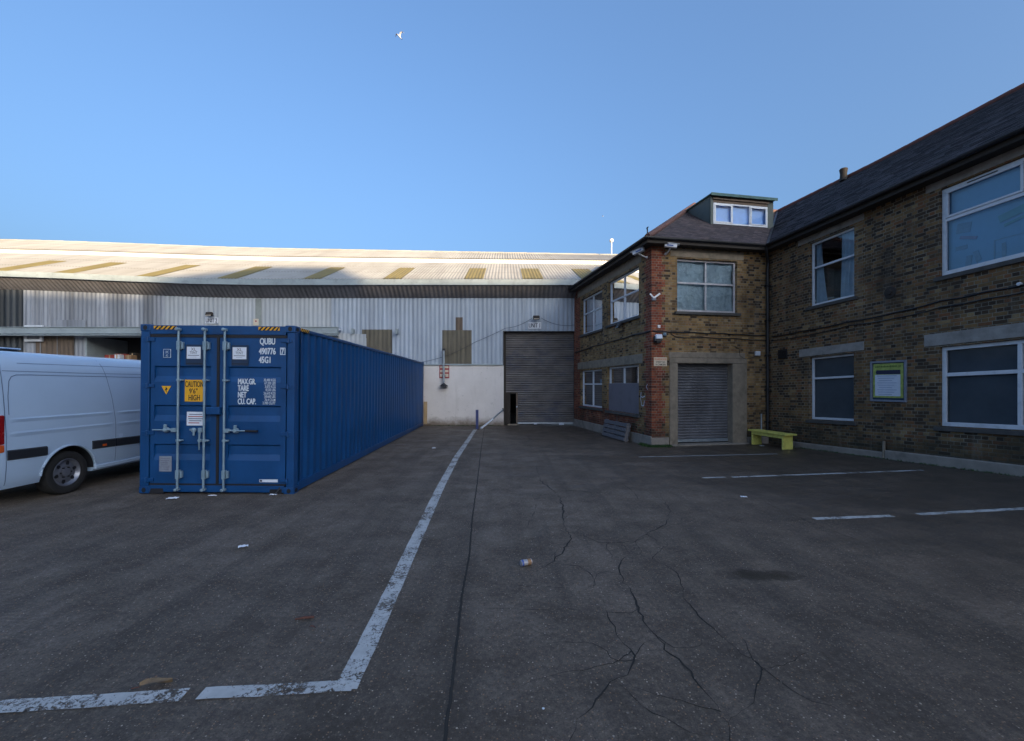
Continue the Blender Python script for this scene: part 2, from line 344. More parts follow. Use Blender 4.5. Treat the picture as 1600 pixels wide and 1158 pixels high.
M['shutter'] = mat('grey roller shutter', (0.165, 0.165, 0.18), 0.5, metal=0.35, var=0.22, vs=1.6, dirt=(1.3, 0.5, (1, 1, 0.35)), dirtcol=(0.05, 0.04, 0.035))
M['shutter_old'] = mat('patchy blue brown roller shutter', (0.15, 0.135, 0.13), 0.45, metal=0.4, var=0.35, vs=1.4, stretch=(1, 1, 2.5), dirt=(1.3, 0.85, (0.8, 1, 1.6)), dirtcol=(0.045, 0.065, 0.115))
M['white_cam'] = mat('white camera housing', (0.70, 0.70, 0.72), 0.4, var=0.06, vs=8)
M['decal_blue'] = mat('blue print', (0.06, 0.10, 0.30), 0.5, var=0.05)
M['sign_white'] = mat('white sign face', (0.66, 0.68, 0.72), 0.5, var=0.05, vs=6, dirt=(8, 0.25))
M['sign_cream'] = mat('cream sign face', (0.62, 0.52, 0.40), 0.5, var=0.06, vs=6)
M['sign_red'] = mat('red sign paint', (0.33, 0.035, 0.045), 0.5, var=0.15, vs=9)
M['ink'] = mat('dark ink', (0.02, 0.025, 0.06), 0.6, var=0.1); M['ink_black'] = mat('black ink', (0.015, 0.013, 0.013), 0.6, var=0.1)
M['ink_grey'] = mat('grey print', (0.12, 0.14, 0.20), 0.6, var=0.1); M['ink_orange'] = mat('orange print', (0.55, 0.16, 0.05), 0.6, var=0.1)
M['white_ink'] = mat('white stencil', (0.55, 0.60, 0.66), 0.55, var=0.12, vs=20)
M['bench'] = mat('yellow green bench paint', (0.68, 0.63, 0.15), 0.55, var=0.15, vs=6, bumps=(25, 0.25, 0.004), dirt=(7, 0.6, (1, 1, 1)), dirtcol=(0.10, 0.10, 0.03))
M['pallet'] = mat('grey weathered pallet wood', (0.13, 0.125, 0.135), 0.9, var=0.35, vs=8, bumps=(40, 0.6, 0.006), stretch=(1, 0.3, 5))
M['plywood'] = mat('grey stained plywood', (0.17, 0.155, 0.175), 0.85, var=0.22, vs=2.5, dirt=(2.5, 0.4), dirtcol=(0.06, 0.06, 0.075), bumps=(60, 0.2))
M['timber'] = mat('pale timber board', (0.42, 0.29, 0.16), 0.8, var=0.25, vs=6, stretch=(4, 4, 0.6))
M['blockwall'] = mat('grubby white painted block wall', (0.60, 0.56, 0.55), 0.85, var=0.09, vs=1.1, bumps=(9, 0.35, 0.015), dirt=(1.6, 0.4), dirtcol=(0.24, 0.20, 0.17))
M['steel'] = mat('galvanised steel', (0.36, 0.40, 0.44), 0.45, metal=0.6, var=0.2, vs=8)
M['paintsteel'] = mat('pale grey painted track', (0.30, 0.345, 0.36), 0.5, var=0.15, vs=2, stretch=(0.5, 1, 1), dirt=(3, 0.4))
M['bollard'] = mat('dark blue bollard paint', (0.035, 0.05, 0.16), 0.5, var=0.3, vs=8)
M['blue'] = mat('container blue paint', (0.001, 0.049, 0.165), 0.40, var=0.2, vs=1.3, bumps=(14, 0.12, 0.006), dirt=(2.6, 0.4, (1, 1, 0.25)), dirtcol=(0.006, 0.022, 0.055), rvar=0.1)
M['blue_dark'] = mat('dark blue plate', (0.010, 0.028, 0.070), 0.5, var=0.2, vs=5)
M['gasket'] = mat('black rubber gasket', (0.010, 0.010, 0.014), 0.6, var=0.2)
M['rod'] = mat('galvanised lock rod', (0.22, 0.31, 0.38), 0.45, metal=0.25, var=0.15, vs=6)
M['amber'] = mat('amber sticker', (0.72, 0.36, 0.015), 0.5, var=0.08, vs=8)
M['paper'] = mat('white paper label', (0.62, 0.66, 0.74), 0.6, var=0.06, vs=9)
M['plate_grey'] = mat('grey data plate', (0.20, 0.22, 0.27), 0.5, var=0.2, vs=14)
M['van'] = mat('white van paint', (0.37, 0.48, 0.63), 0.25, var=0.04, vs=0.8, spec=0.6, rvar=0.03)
M['van_black'] = mat('black side moulding', (0.018, 0.020, 0.025), 0.55, var=0.15)
M['seam'] = mat('panel gap', (0.09, 0.13, 0.21), 0.6, var=0.1)
M['tyre'] = mat('tyre rubber', (0.014, 0.014, 0.015), 0.85, var=0.25, vs=12, bumps=(60, 0.3))
M['rim'] = mat('silver wheel rim', (0.20, 0.21, 0.25), 0.38, metal=0.55, var=0.15, vs=7)
M['redlens'] = mat('red lamp lens', (0.25, 0.008, 0.008), 0.2, var=0.1); M['amberlens'] = mat('orange marker lens', (0.6, 0.10, 0.02), 0.25, var=0.1)
M['skylight'] = mat('algae stained skylight sheet', (0.20, 0.160, 0.058), 0.7, var=0.18, vs=1.6, stretch=(3, 0.5, 0.5))
M['oldpanel'] = mat('brown translucent panel', (0.125, 0.108, 0.078), 0.8, var=0.4, vs=1.0, stretch=(5, 5, 0.35), dirt=(2.0, 0.7, (1.4, 1.4, 0.5)))
M['rustpanel'] = mat('rusty panel', (0.13, 0.095, 0.07), 0.85, var=0.35, vs=3, stretch=(2, 2, 0.4))
M['cardboard'] = mat('brown cardboard', (0.26, 0.15, 0.08), 0.9, var=0.2, vs=5); M['redbox'] = mat('red carton', (0.30, 0.045, 0.035), 0.7, var=0.15)
M['moss'] = mat('moss', (0.03, 0.07, 0.016), 0.95, var=0.5, vs=20)
M['leaf'] = mat('dry brown leaf', (0.17, 0.115, 0.065), 0.8, var=0.35, vs=30); M['bark'] = mat('red brown stick', (0.10, 0.038, 0.025), 0.8, var=0.3, vs=20)
M['gull'] = mat('white feathers', (0.75, 0.75, 0.76), 0.8, var=0.1, vs=5); M['gull_dark'] = mat('grey feathers', (0.10, 0.10, 0.11), 0.8, var=0.2)
M['cladA'] = clad_mat('dark old cladding', (0.055, 0.06, 0.065), 0.3, 0.5, 0.35, 0.3, 0.5)
M['cladB'] = clad_mat('grey streaked cladding', (0.31, 0.325, 0.36), 0.25, 0.6, 0.5, 0.0, 0.45)
M['cladC'] = clad_mat('pale grey cladding', (0.44, 0.46, 0.48), 0.15, 0.22, 0.55, 0.0, 0.10)
M['cladD'] = clad_mat('blue grey cladding', (0.39, 0.44, 0.51), 0.12, 0.36, 0.55, 0.0, 0.16)
M['soffitsheet'] = clad_mat('soffit sheeting', (0.15, 0.145, 0.155), 0.3, 0.4, 0.6, 0.0, 0.2)
def roof_mat():
    m, t, b = nodes('white corrugated roof sheet'); n1 = noise(t, 1.0, stretch=(1.2, 0.15, 0.15), detail=6, rough=0.7); n2 = noise(t, 0.35, detail=7, rough=0.7)
    tc = t.nodes.new('ShaderNodeTexCoord'); sp = N(t, 'SeparateXYZ'); t.links.new(tc.outputs['Object'], sp.inputs[0])
    c = ramp(t, n1, [(0.3, (0.28, 0.27, 0.25)), (0.62, (0.37, 0.36, 0.335))]); c = mixc(t, ramp(t, n2, [(0.48, 0.0), (0.75, 0.5)]), c, (0.21, 0.185, 0.145))
    lap = ramp(t, math_(t, 'FRACT', math_(t, 'DIVIDE', math_(t, 'SUBTRACT', sp.outputs[1], 19.35), 1.75)), [(0.02, 0.6), (0.045, 0.0)]); c = mixc(t, lap, c, (0.12, 0.10, 0.07))
    t.links.new(c, b.inputs['Base Color']); b.inputs['Roughness'].default_value = 0.8; return m
M['roofsheet'] = roof_mat()
def whitewall_mat():
    m, t, b = nodes('grubby white painted wall'); tc = t.nodes.new('ShaderNodeTexCoord'); co = tc.outputs['Object']; sp = N(t, 'SeparateXYZ'); t.links.new(co, sp.inputs[0])
    n1 = noise(t, 0.9, coord=co, detail=7, rough=0.65); c = ramp(t, n1, [(0.3, (0.62, 0.57, 0.54)), (0.7, (0.74, 0.69, 0.66))])
    sm = math_(t, 'MULTIPLY', ramp(t, noise(t, 5.5, coord=co, detail=8, rough=0.75), [(0.60, 0.0), (0.70, 0.8)]), ramp(t, noise(t, 0.8, coord=co, detail=3), [(0.48, 0.0), (0.6, 1.0)])); c = mixc(t, sm, c, (0.20, 0.18, 0.17))
    dr = ramp(t, noise(t, 1.0, coord=co, detail=7, rough=0.7, stretch=(5, 1, 0.4)), [(0.55, 0.0), (0.8, 0.35)]); c = mixc(t, dr, c, (0.30, 0.27, 0.23))
    ft = math_(t, 'ADD', sp.outputs[2], math_(t, 'MULTIPLY', math_(t, 'SUBTRACT', noise(t, 3, coord=co, detail=8, rough=0.75), 0.5), 0.7)); c = mixc(t, ramp(t, ft, [(0.05, 0.85), (0.42, 0.0)]), c, (0.13, 0.085, 0.05))
    t.links.new(c, b.inputs['Base Color']); b.inputs['Roughness'].default_value = 0.85; bump(t, b, noise(t, 12, coord=co, detail=5), 0.3, 0.012); return m
M['whitewall'] = whitewall_mat()
def ground_mat():
    m, t, b = nodes('worn yard concrete'); tc = t.nodes.new('ShaderNodeTexCoord'); co = tc.outputs['Object']; sp = N(t, 'SeparateXYZ'); t.links.new(co, sp.inputs[0])
    big = noise(t, 0.22, coord=co, detail=6, rough=0.62); mid = noise(t, 1.6, coord=co, detail=8, rough=0.72); fine = noise(t, 26, coord=co, detail=8, rough=0.8); grit = noise(t, 95, coord=co, detail=4, rough=0.8)
    track = noise(t, 1.0, coord=co, detail=6, rough=0.6, stretch=(2.2, 0.16, 1))
    c = ramp(t, big, [(0.32, (0.098, 0.086, 0.078)), (0.66, (0.165, 0.148, 0.135))])
    warm = ramp(t, math_(t, 'ADD', math_(t, 'MULTIPLY', sp.outputs[0], 0.10), math_(t, 'MULTIPLY', mid, 0.6)), [(0.15, 0.0), (0.9, 1.0)])
    c = mixc(t, warm, c, mixc(t, 1.0, c, (0.98, 0.88, 0.78), 'MULTIPLY'))
    c = mixc(t, ramp(t, mid, [(0.40, 0.0), (0.62, 0.75)]), c, (0.054, 0.046, 0.039))
    c = mixc(t, ramp(t, track, [(0.48, 0.0), (0.62, 0.6)]), c, (0.048, 0.042, 0.037))
    c = mixc(t, ramp(t, fine, [(0.34, 0.75), (0.55, 0.0)]), c, (0.030, 0.028, 0.027)); c = mixc(t, ramp(t, fine, [(0.55, 0.0), (0.72, 0.65)]), c, (0.24, 0.215, 0.19))
    c = mixc(t, ramp(t, grit, [(0.38, 0.6), (0.5, 0.0)]), c, (0.025, 0.024, 0.024))
    for sc, pk, rd in ((70, 0.70, 0.36), (38, 0.84, 0.24), (20, 0.95, 0.16)):
        vo = N(t, 'TexVoronoi', i_Scale=float(sc)); t.links.new(co, vo.inputs['Vector']); sc2 = N(t, 'SeparateColor'); t.links.new(vo.outputs['Color'], sc2.inputs[0])
        pick = math_(t, 'GREATER_THAN', sc2.outputs[0], pk); near = ramp(t, vo.outputs['Distance'], [(rd * 0.8, 1.0), (rd * 1.05, 0.0)])
        pc = ramp(t, sc2.outputs[1], [(0.0, (0.04, 0.03, 0.025)), (0.35, (0.12, 0.08, 0.05)), (0.55, (0.17, 0.17, 0.17)), (0.78, (0.26, 0.15, 0.08)), (0.93, (0.28, 0.25, 0.21)), (1.0, (0.50, 0.47, 0.43))])
        c = mixc(t, math_(t, 'MULTIPLY', math_(t, 'MULTIPLY', pick, near), 0.8), c, pc)
    # darker, browner and smoother ground towards the wing and the doors
    zone = math_(t, 'ADD', math_(t, 'MULTIPLY', sp.outputs[0], 0.07), math_(t, 'MULTIPLY', sp.outputs[1], 0.045))
    brown_zone = ramp(t, math_(t, 'ADD', zone, math_(t, 'MULTIPLY', math_(t, 'SUBTRACT', noise(t, 0.55, coord=co, detail=7, rough=0.65, stretch=(0.8, 1.9, 1)), 0.5), 1.7)), [(0.45, 0.0), (0.85, 1.0)])
    c = mixc(t, math_(t, 'MULTIPLY', brown_zone, 0.62), c, (0.036, 0.029, 0.022))
    dx = math_(t, 'DIVIDE', math_(t, 'SUBTRACT', sp.outputs[0], 2.52), 0.36); dy = math_(t, 'DIVIDE', math_(t, 'SUBTRACT', sp.outputs[1], 4.27), 0.11)
    rr = math_(t, 'ADD', math_(t, 'ADD', math_(t, 'MULTIPLY', dx, dx), math_(t, 'MULTIPLY', dy, dy)), math_(t, 'MULTIPLY', math_(t, 'SUBTRACT', noise(t, 9, coord=co, detail=8, rough=0.8), 0.5), 5.0))
    c = mixc(t, ramp(t, math_(t, 'MULTIPLY', rr, 0.5), [(0.2, 0.85), (0.85, 0.0)]), c, (0.018, 0.014, 0.008))
    c = mixc(t, 1.0, c, (1.58, 1.43, 1.27), 'MULTIPLY'); t.links.new(c, b.inputs['Base Color'])
    t.links.new(math_(t, 'SUBTRACT', ramp(t, mid, [(0.3, 0.62), (0.7, 0.9)]), math_(t, 'MULTIPLY', brown_zone, 0.30)), b.inputs['Roughness'])
    b.inputs['Specular IOR Level'].default_value = 0.4
    wv = math_(t, 'SINE', math_(t, 'MULTIPLY', math_(t, 'ADD', sp.outputs[1], math_(t, 'MULTIPLY', mid, 0.10)), 110.0))
    gm = math_(t, 'MULTIPLY', ramp(t, math_(t, 'ADD', math_(t, 'MULTIPLY', sp.outputs[0], 0.1), 0.6), [(0.3, 1.0), (0.58, 0.0)]), ramp(t, noise(t, 0.5, coord=co, detail=5), [(0.48, 0.0), (0.62, 1.0)]))
    h = math_(t, 'ADD', math_(t, 'ADD', fine, math_(t, 'MULTIPLY', grit, 0.6)), math_(t, 'MULTIPLY', math_(t, 'MULTIPLY', wv, gm), 0.16)); bump(t, b, h, 1.0, 0.022)
    return m
M['ground'] = ground_mat()
def line_mat(name, col, wear=0.5):
    m, t, b = nodes(name); out = t.nodes['Material Output']; n1 = noise(t, 42, detail=9, rough=0.8, dist=0.5); n2 = noise(t, 3.1, detail=6, rough=0.7)
    n3 = noise(t, 9, detail=3)
    c = ramp(t, n3, [(0.3, tuple(x * 0.72 for x in col)), (0.7, col)]); t.links.new(c, b.inputs['Base Color']); b.inputs['Roughness'].default_value = 0.75
    f = math_(t, 'ADD', n1, math_(t, 'MULTIPLY', math_(t, 'SUBTRACT', n2, 0.5), 0.75)); k = ramp(t, f, [(wear - 0.025, 1.0), (wear + 0.025, 0.0)])
    tr = N(t, 'BsdfTransparent'); mx = N(t, 'MixShader'); t.links.new(k, mx.inputs[0]); t.links.new(tr.outputs[0], mx.inputs[1]); t.links.new(b.outputs[0], mx.inputs[2]); t.links.new(mx.outputs[0], out.inputs[0])
    bump(t, b, n1, 0.3, 0.004); return m
M['line'] = line_mat('worn white road paint', (0.48, 0.48, 0.47), 0.55); M['line_faint'] = line_mat('faint road paint', (0.34, 0.34, 0.33), 0.60)
M['crack'] = mat('crack filled with dirt', (0.022, 0.019, 0.016), 0.95, var=0.4, vs=14)

# ================================================================== GROUND
def grid_axis(lo, hi, step, far):
    a = [lo - d for d in far[::-1]]; n = int(round((hi - lo) / step)); a += [lo + (hi - lo) * k / n for k in range(n + 1)]; a += [hi + d for d in far]; return a
gx = grid_axis(-14, 16, 0.5, [4, 10, 25, 60, 150, 400, 1200]); gy = grid_axis(-4, 20, 0.5, [4, 10, 25, 60, 150, 400, 1200])
mb = MB(); ids = [[mb.P(x, y, gz(x, y)) for x in gx] for y in gy]
for j in range(len(gy) - 1):
    for i in range(len(gx) - 1): mb.face((ids[j][i], ids[j][i + 1], ids[j + 1][i + 1], ids[j + 1][i]))
tag(mb.build('yard_ground', M['ground'], smooth=True), kind='structure')
def ribbon(name, pts, width, material, lift=0.005, wv=0.0, step=0.25, kind='structure', seed=1):
    """painted line or crack laid on the yard along ground points"""
    rnd = random.Random(seed); P = []
    for A, B in zip(pts, pts[1:]):
        n = max(1, int((B - A).length / step)); P += [A.lerp(B, k / n) for k in range(n)]
    P.append(pts[-1]); mb = MB(); L = []; n = len(P)
    for k, p in enumerate(P):
        t = (P[min(k + 1, n - 1)] - P[max(k - 1, 0)]); t.z = 0; t.normalize(); nn = Vector((-t.y, t.x, 0))
        w_ = (width(k / (n - 1)) if callable(width) else width) / 2
        j = rnd.uniform(-wv, wv); a = p + nn * (w_ * (1 + rnd.uniform(-wv, wv) * 6 * (wv > 0.004)) + j); b = p - nn * (w_ - j)
        L.append((mb.P(a.x, a.y, gz(a.x, a.y) + lift), mb.P(b.x, b.y, gz(b.x, b.y) + lift)))
    for A, B in zip(L, L[1:]): mb.face((A[0], A[1], B[1], B[0]))
    return tag(mb.build(name, material, recalc=False), kind=kind)
ribbon('painted_line', [G(*p) for p in ((539, 1078), (573, 1010), (624, 900), (661, 820), (689, 760), (713, 715), (743, 671))], 0.145, M['line'], wv=0.003, step=0.1)
ribbon('painted_line', [G(*p) for p in ((-60, 1113), (0, 1106), (150, 1097), (289, 1087))], 0.112, M['line'], lift=0.009, wv=0.002, step=0.08)
ribbon('painted_line', [G(*p) for p in ((314, 1085), (430, 1080), (552, 1072))], 0.105, M['line'], lift=0.009, wv=0.003, step=0.08)
for (p, q, wd, mm) in (((998, 714.5), (1215, 709.5), 0.09, 'line_faint'), ((1098, 747), (1133, 746), 0.09, 'line'), ((1144, 746), (1442, 735), 0.10, 'line'),
                       ((1272, 811), (1394, 806.5), 0.10, 'line'), ((1434, 804), (1640, 793), 0.10, 'line')):
    ribbon('painted_line', [G(p[0] + (q[0] - p[0]) * k / 10, p[1] + (q[1] - p[1]) * k / 10) for k in range(11)], wd, M[mm], wv=0.003, step=0.1)
cracks = [
 (((838, 728), (845, 752), (866, 768), (880, 790), (882, 822), (893, 842), (880, 862), (860, 880), (838, 895), (826, 908)), 0.022),
 (((882, 822), (905, 832), (935, 848), (990, 848), (1010, 835), (1040, 820), (1048, 800), (1030, 770)), 0.013),
 (((990, 855), (970, 880), (968, 893), (985, 920), (998, 950), (1010, 978), (1030, 1000), (1060, 1030), (1080, 1050), (1100, 1080), (1122, 1105), (1138, 1130), (1141, 1170)), 0.017),
 (((985, 862), (1020, 875), (1055, 893), (1068, 920), (1078, 945), (1105, 975), (1140, 1005), (1175, 1030), (1190, 1045), (1182, 1070), (1170, 1105), (1150, 1120), (1140, 1128)), 0.011),
 (((942, 937), (950, 965), (965, 995), (985, 1015), (992, 1025), (985, 1045), (965, 1060), (940, 1085), (915, 1115), (900, 1140), (885, 1170)), 0.013),
 (((1018, 1000), (1000, 1012), (992, 1025)), 0.010), (((968, 1070), (990, 1090), (1020, 1115), (1060, 1135), (1100, 1150)), 0.006),
 (((862, 880), (905, 885), (925, 900), (930, 915), (916, 922)), 0.010), (((866, 768), (905, 767), (945, 771)), 0.020),
 (((738, 914), (830, 916), (925, 920)), 0.006), (((748, 950), (860, 952), (945, 957)), 0.006), (((758, 719), (800, 719)), 0.020),
 (((940, 740), (985, 765), (1005, 790)), 0.012), (((1175, 776), (1215, 795), (1262, 815), (1330, 840), (1400, 868)), 0.009), (((0, 905), (90, 878), (179, 851), (309, 811), (350, 795)), 0.008),
 (((820, 830), (835, 800), (840, 780)), 0.008), (((1190, 1045), (1225, 1040), (1260, 1020)), 0.006)]
for k, (pp, wd) in enumerate(cracks):
    rnd = random.Random(k); P = [G(*p) for p in pp]; Q = [P[0]]
    for A, B in zip(P, P[1:]):
        n = max(2, int((B - A).length / 0.055)); t = (B - A).normalized(); nn = Vector((-t.y, t.x, 0)); off = 0
        for j in range(1, n + 1):
            off = off * 0.6 + rnd.gauss(0, 0.011); Q.append(A.lerp(B, j / n) + nn * (off if j < n else 0))
    ph = rnd.random() * 6
    ribbon('ground_crack', Q, (lambda t, w_=wd * 0.95, ph=ph: w_ * (0.35 + 0.75 * math.sin(math.pi * min(1, max(0.02, t)))) * (0.65 + 0.45 * math.sin(23 * t + ph))), M['crack'], lift=0.003, step=0.05, wv=0.002, seed=k)
rb = random.Random(21)
for k in range(26):
    pp = cracks[rb.randrange(0, 5)][0]; i = rb.randrange(len(pp) - 1); p = G(*pp[i]).lerp(G(*pp[i + 1]), rb.random()); a = rb.random() * 6.28; Q = [p]
    for j in range(rb.randrange(6, 22)): a += rb.gauss(0, 0.35); p = p + Vector((math.cos(a), math.sin(a), 0)) * rb.uniform(0.03, 0.08); Q.append(p)
    ribbon('ground_crack', Q, lambda t: 0.0065 * (1.05 - t), M['crack'], lift=0.0025, step=0.05, wv=0.001, seed=100 + k)
ribbon('slab_joint', [G(*p) for p in ((757, 669), (752, 700), (745, 760), (738, 810), (733, 870), (722, 930), (714, 1000), (708, 1060), (700, 1120), (694, 1175))], 0.020, M['crack'], lift=0.004, wv=0.004, step=0.05)

# ================================================================== BRICK BUILDING (L-shaped: front block + long wing)
bld = empty('brick_building', (BC.x, BC.y, 0), BA, 'two storey yellow brick building with tiled hipped roofs, dormer and long wing at the right', 'building')
def B_(m): return MB(m, warp_b)
fw = (0.85, 2.93, 4.13, 5.76); door = (0.78, 2.82, 0.0, 2.60)
sw = [(0.80, 3.17, 4.10, 5.70), (3.72, 5.97, 4.05, 5.60), (0.80, 3.24, 0.92, 2.53), (3.74, 6.06, 0.95, 2.49)]
ww = [(1.52, 2.83, 4.05, 5.85), (1.52, 2.82, 0.84, 2.60), (4.70, 7.75, 4.03, 5.87), (4.70, 7.75, 0.84, 2.52)]
TOP = 6.12; LW = 14.0; BK = 6.95
mb = B_(m_front); mb.holes(0, XW, 0, TOP, [fw, door]); mb.build('wall', M['brick_front'], bld, recalc=False)
mb = B_(m_side); mb.holes(0, BK, 0, TOP, sw); mb.build('wall', M['brick_side'], bld, recalc=False)
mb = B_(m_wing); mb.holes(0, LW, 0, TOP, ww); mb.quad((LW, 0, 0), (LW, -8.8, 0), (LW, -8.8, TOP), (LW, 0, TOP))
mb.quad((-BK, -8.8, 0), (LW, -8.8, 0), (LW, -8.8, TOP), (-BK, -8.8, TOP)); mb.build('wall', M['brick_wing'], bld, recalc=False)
mb = B_(ident); mb.quad((0, BK, 0), (XW + 8.8, BK, 0), (XW + 8.8, BK, TOP), (0, BK, TOP))
mb.prism([(-0.1, TOP), (4.4, 9.3), (8.44, 9.3), (13, TOP)], 'd', BK - 0.1, BK); mb.build('wall', M['brick_side'], bld)
# floors and partitions seen through the glass as dark rooms
mb = B_(ident); mb.box(0.25, XW + 8.7, 0.2, BK - 0.2, 3.1, 3.3); mb.box(XW + 0.25, XW + 8.7, -LW + 0.2, 0.2, 3.1, 3.3); mb.box(XW + 2.6, XW + 2.7, -LW + 0.2, 0.1, 0.05, 3.1); mb.box(XW + 2.6, XW + 2.7, -LW + 0.2, 0.1, 3.3, 6.0)
mb.box(0.3, XW + 8.5, 1.0 + 1.6, 2.7, 0.1, 3.1); mb.build('partition', M['room'], bld)
# plinth
mb = B_(m_front); mb.box(-0.03, 0.56, -0.02, 0.035, -0.1, 0.27); mb.box(3.29, XW, -0.02, 0.03, -0.1, 0.22); mb.split('plinth', M['plinth'], bld, bevel=0.012)
mb = B_(m_side); mb.box(0.0, BK, -0.02, 0.035, -0.1, 0.31); mb.build('plinth', M['plinth'], bld, bevel=0.012)
mb = B_(m_wing)
mb.box(0.75, 3.58, -0.02, 0.075, -0.12, 0.155); mb.box(3.63, LW, -0.02, 0.085, -0.12, 0.205); mb.split('plinth', M['plinth'], bld, bevel=0.02)
# concrete lintels and bands
def lintel(m, a0, a1, z0, z1, d=0.012, mt='stone'): mb = B_(m); mb.box(a0, a1, -0.05, d, z0, z1); return mb.build('lintel', M[mt], bld, bevel=0.006)
lintel(m_front, 0.62, 3.15, 5.80, 6.05); lintel(m_side, 0.62, 6.45, 5.76, 6.05); lintel(m_side, 0.55, 6.45, 2.56, 2.86)
lintel(m_wing, 1.14, 3.08, 5.90, 6.06, mt='stone_grey'); lintel(m_wing, 1.18, 3.08, 2.64, 2.86, mt='stone_grey')
lintel(m_wing, 4.44, 8.1, 5.90, 6.07, mt='stone_grey'); lintel(m_wing, 4.41, 8.1, 2.56, 2.82, mt='stone_grey')
def sill(m, a0, a1, z, mt='sill', d=0.07): mb = B_(m); mb.box(a0 - 0.09, a1 + 0.09, -0.17, d, z - 0.10, z - 0.012); return mb.build('sill', M[mt], bld, bevel=0.008)
sill(m_front, *fw[:2], fw[2]); 
for h in sw: sill(m_side, *h[:2], h[2])
for h in ww: sill(m_wing, *h[:2], h[2], d=0.05)
# concrete door surround
mb = B_(m_front); mb.box(0.59, 0.86, -0.30, 0.03, 0.0, 2.53); mb.box(2.745, 3.26, -0.30, 0.03, 0.0, 2.53); mb.box(0.59, 3.26, -0.30, 0.03, 2.535, 2.70); mb.box(0.57, 3.20, -0.02, 0.02, 2.705, 2.88)
mb.build('door_surround', M['stone'], bld, bevel=0.012)
mb = B_(m_front); mb.box(0.62, 3.3, -0.3, 0.09, -0.06, 0.045); mb.build('doorstep', M['plinth'], bld, bevel=0.012)
def shutter(m, a0, a1, z0, z1, d, parent, mt, pitch=0.088, warp=None, skip=None):
    mb = MB(m, warp); prof = []
    n = int((z1 - z0) / pitch); 
    amp = 0.026 if pitch > 0.1 else 0.018
    def rows(A0, A1, Z0, Z1):
        prev = None; k = 0; nn = int(round((Z1 - Z0) / pitch)) * 6
        for q in range(nn + 1):
            z = Z0 + (Z1 - Z0) * q / nn; t = (q % 6) / 6; o = amp * math.sin(math.pi * min(1, t * 1.25)) if t < 0.8 else -0.006
            r = (mb.P(A0, d + o, z), mb.P(A1, d + o, z))
            if prev: mb.face((prev[0], prev[1], r[1], r[0]))
            prev = r
    if skip:
        s0, s1, sz = skip
        rows(a0, a1, sz, z1); rows(s1, a1, z0, sz)
        if s0 > a0 + 0.01: rows(a0, s0, z0, sz)
    else: rows(a0, a1, z0, z1)
    o = mb.build('roller_shutter', M[mt], parent, smooth=True, recalc=False)
    b2 = MB(m, warp); b2.box((skip[1] if skip else a0), a1, d - 0.02, d + 0.035, z0 - 0.02, z0 + 0.07); b2.build('bottom_rail', M['steel'], o, bevel=0.006)
    return o
shutter(m_front, 0.86, 2.745, 0.10, 2.54, -0.22, bld, 'shutter', warp=warp_b)
# ---- windows
def window(m, r, cols, tr, face='frame', glass='glass', fw_=0.055, d=-0.09, casements=(), back=None, double=False, split_cols_top=None):
    """r = opening; cols = mullion positions; tr = transom height or None"""
    a0, a1, z0, z1 = r; g = 0.004; a0 += g; a1 -= g; z0 += g; z1 -= g
    mb = B_(m); D0, D1 = d - 0.06, d
    mb.box(a0, a1, D0, D1, z1 - fw_, z1); mb.box(a0, a1, D0, D1, z0, z0 + fw_ * 1.15)
    mb.box(a0, a0 + fw_, D0, D1, z0 + fw_ * 1.15, z1 - fw_); mb.box(a1 - fw_, a1, D0, D1, z0 + fw_ * 1.15, z1 - fw_)
    zt = tr; bars = [a0 + fw_] + [c for c in cols] + [a1 - fw_]
    if tr: mb.box(a0 + fw_, a1 - fw_, D0, D1 - 0.004, tr - fw_ * 0.5, tr + fw_ * 0.5)
    zs = [(z0 + fw_ * 1.15, tr - fw_ * 0.5), (tr + fw_ * 0.5, z1 - fw_)] if tr else [(z0 + fw_ * 1.15, z1 - fw_)]
    panes = []
    for zi, (b, t) in enumerate(zs):
        cc = cols if not (split_cols_top is not None and zi == 1) else split_cols_top
        for c in cc: mb.box(c - fw_ * 0.45, c + fw_ * 0.45, D0, D1 - 0.002, b, t)
        ed = [a0 + fw_] + [x for c in cc for x in (c - fw_ * 0.45, c + fw_ * 0.45)] + [a1 - fw_]
        for k in range(0, len(ed), 2): panes.append((ed[k], ed[k + 1], b, t, zi, k // 2))
    w_ = mb.build('window', M[face], bld, bevel=0.006)
    for (x0, x1, b, t, zi, k) in panes:
        if (zi, k) in casements or 'all' in casements:
            cb = B_(m); q = 0.042
            cb.box(x0, x1, D1 - 0.03, D1 + 0.014, t - q, t); cb.box(x0, x1, D1 - 0.03, D1 + 0.014, b, b + q); cb.box(x0, x0 + q, D1 - 0.03, D1 + 0.014, b + q, t - q); cb.box(x1 - q, x1, D1 - 0.03, D1 + 0.014, b + q, t - q)
            cb.build('casement', M[face], w_, bevel=0.005)
        pb = B_(m); pb.quad((x0, d - 0.035, b), (x1, d - 0.035, b), (x1, d - 0.035, t), (x0, d - 0.035, t)); pb.build('pane', M[glass], w_, recalc=False)
    return w_
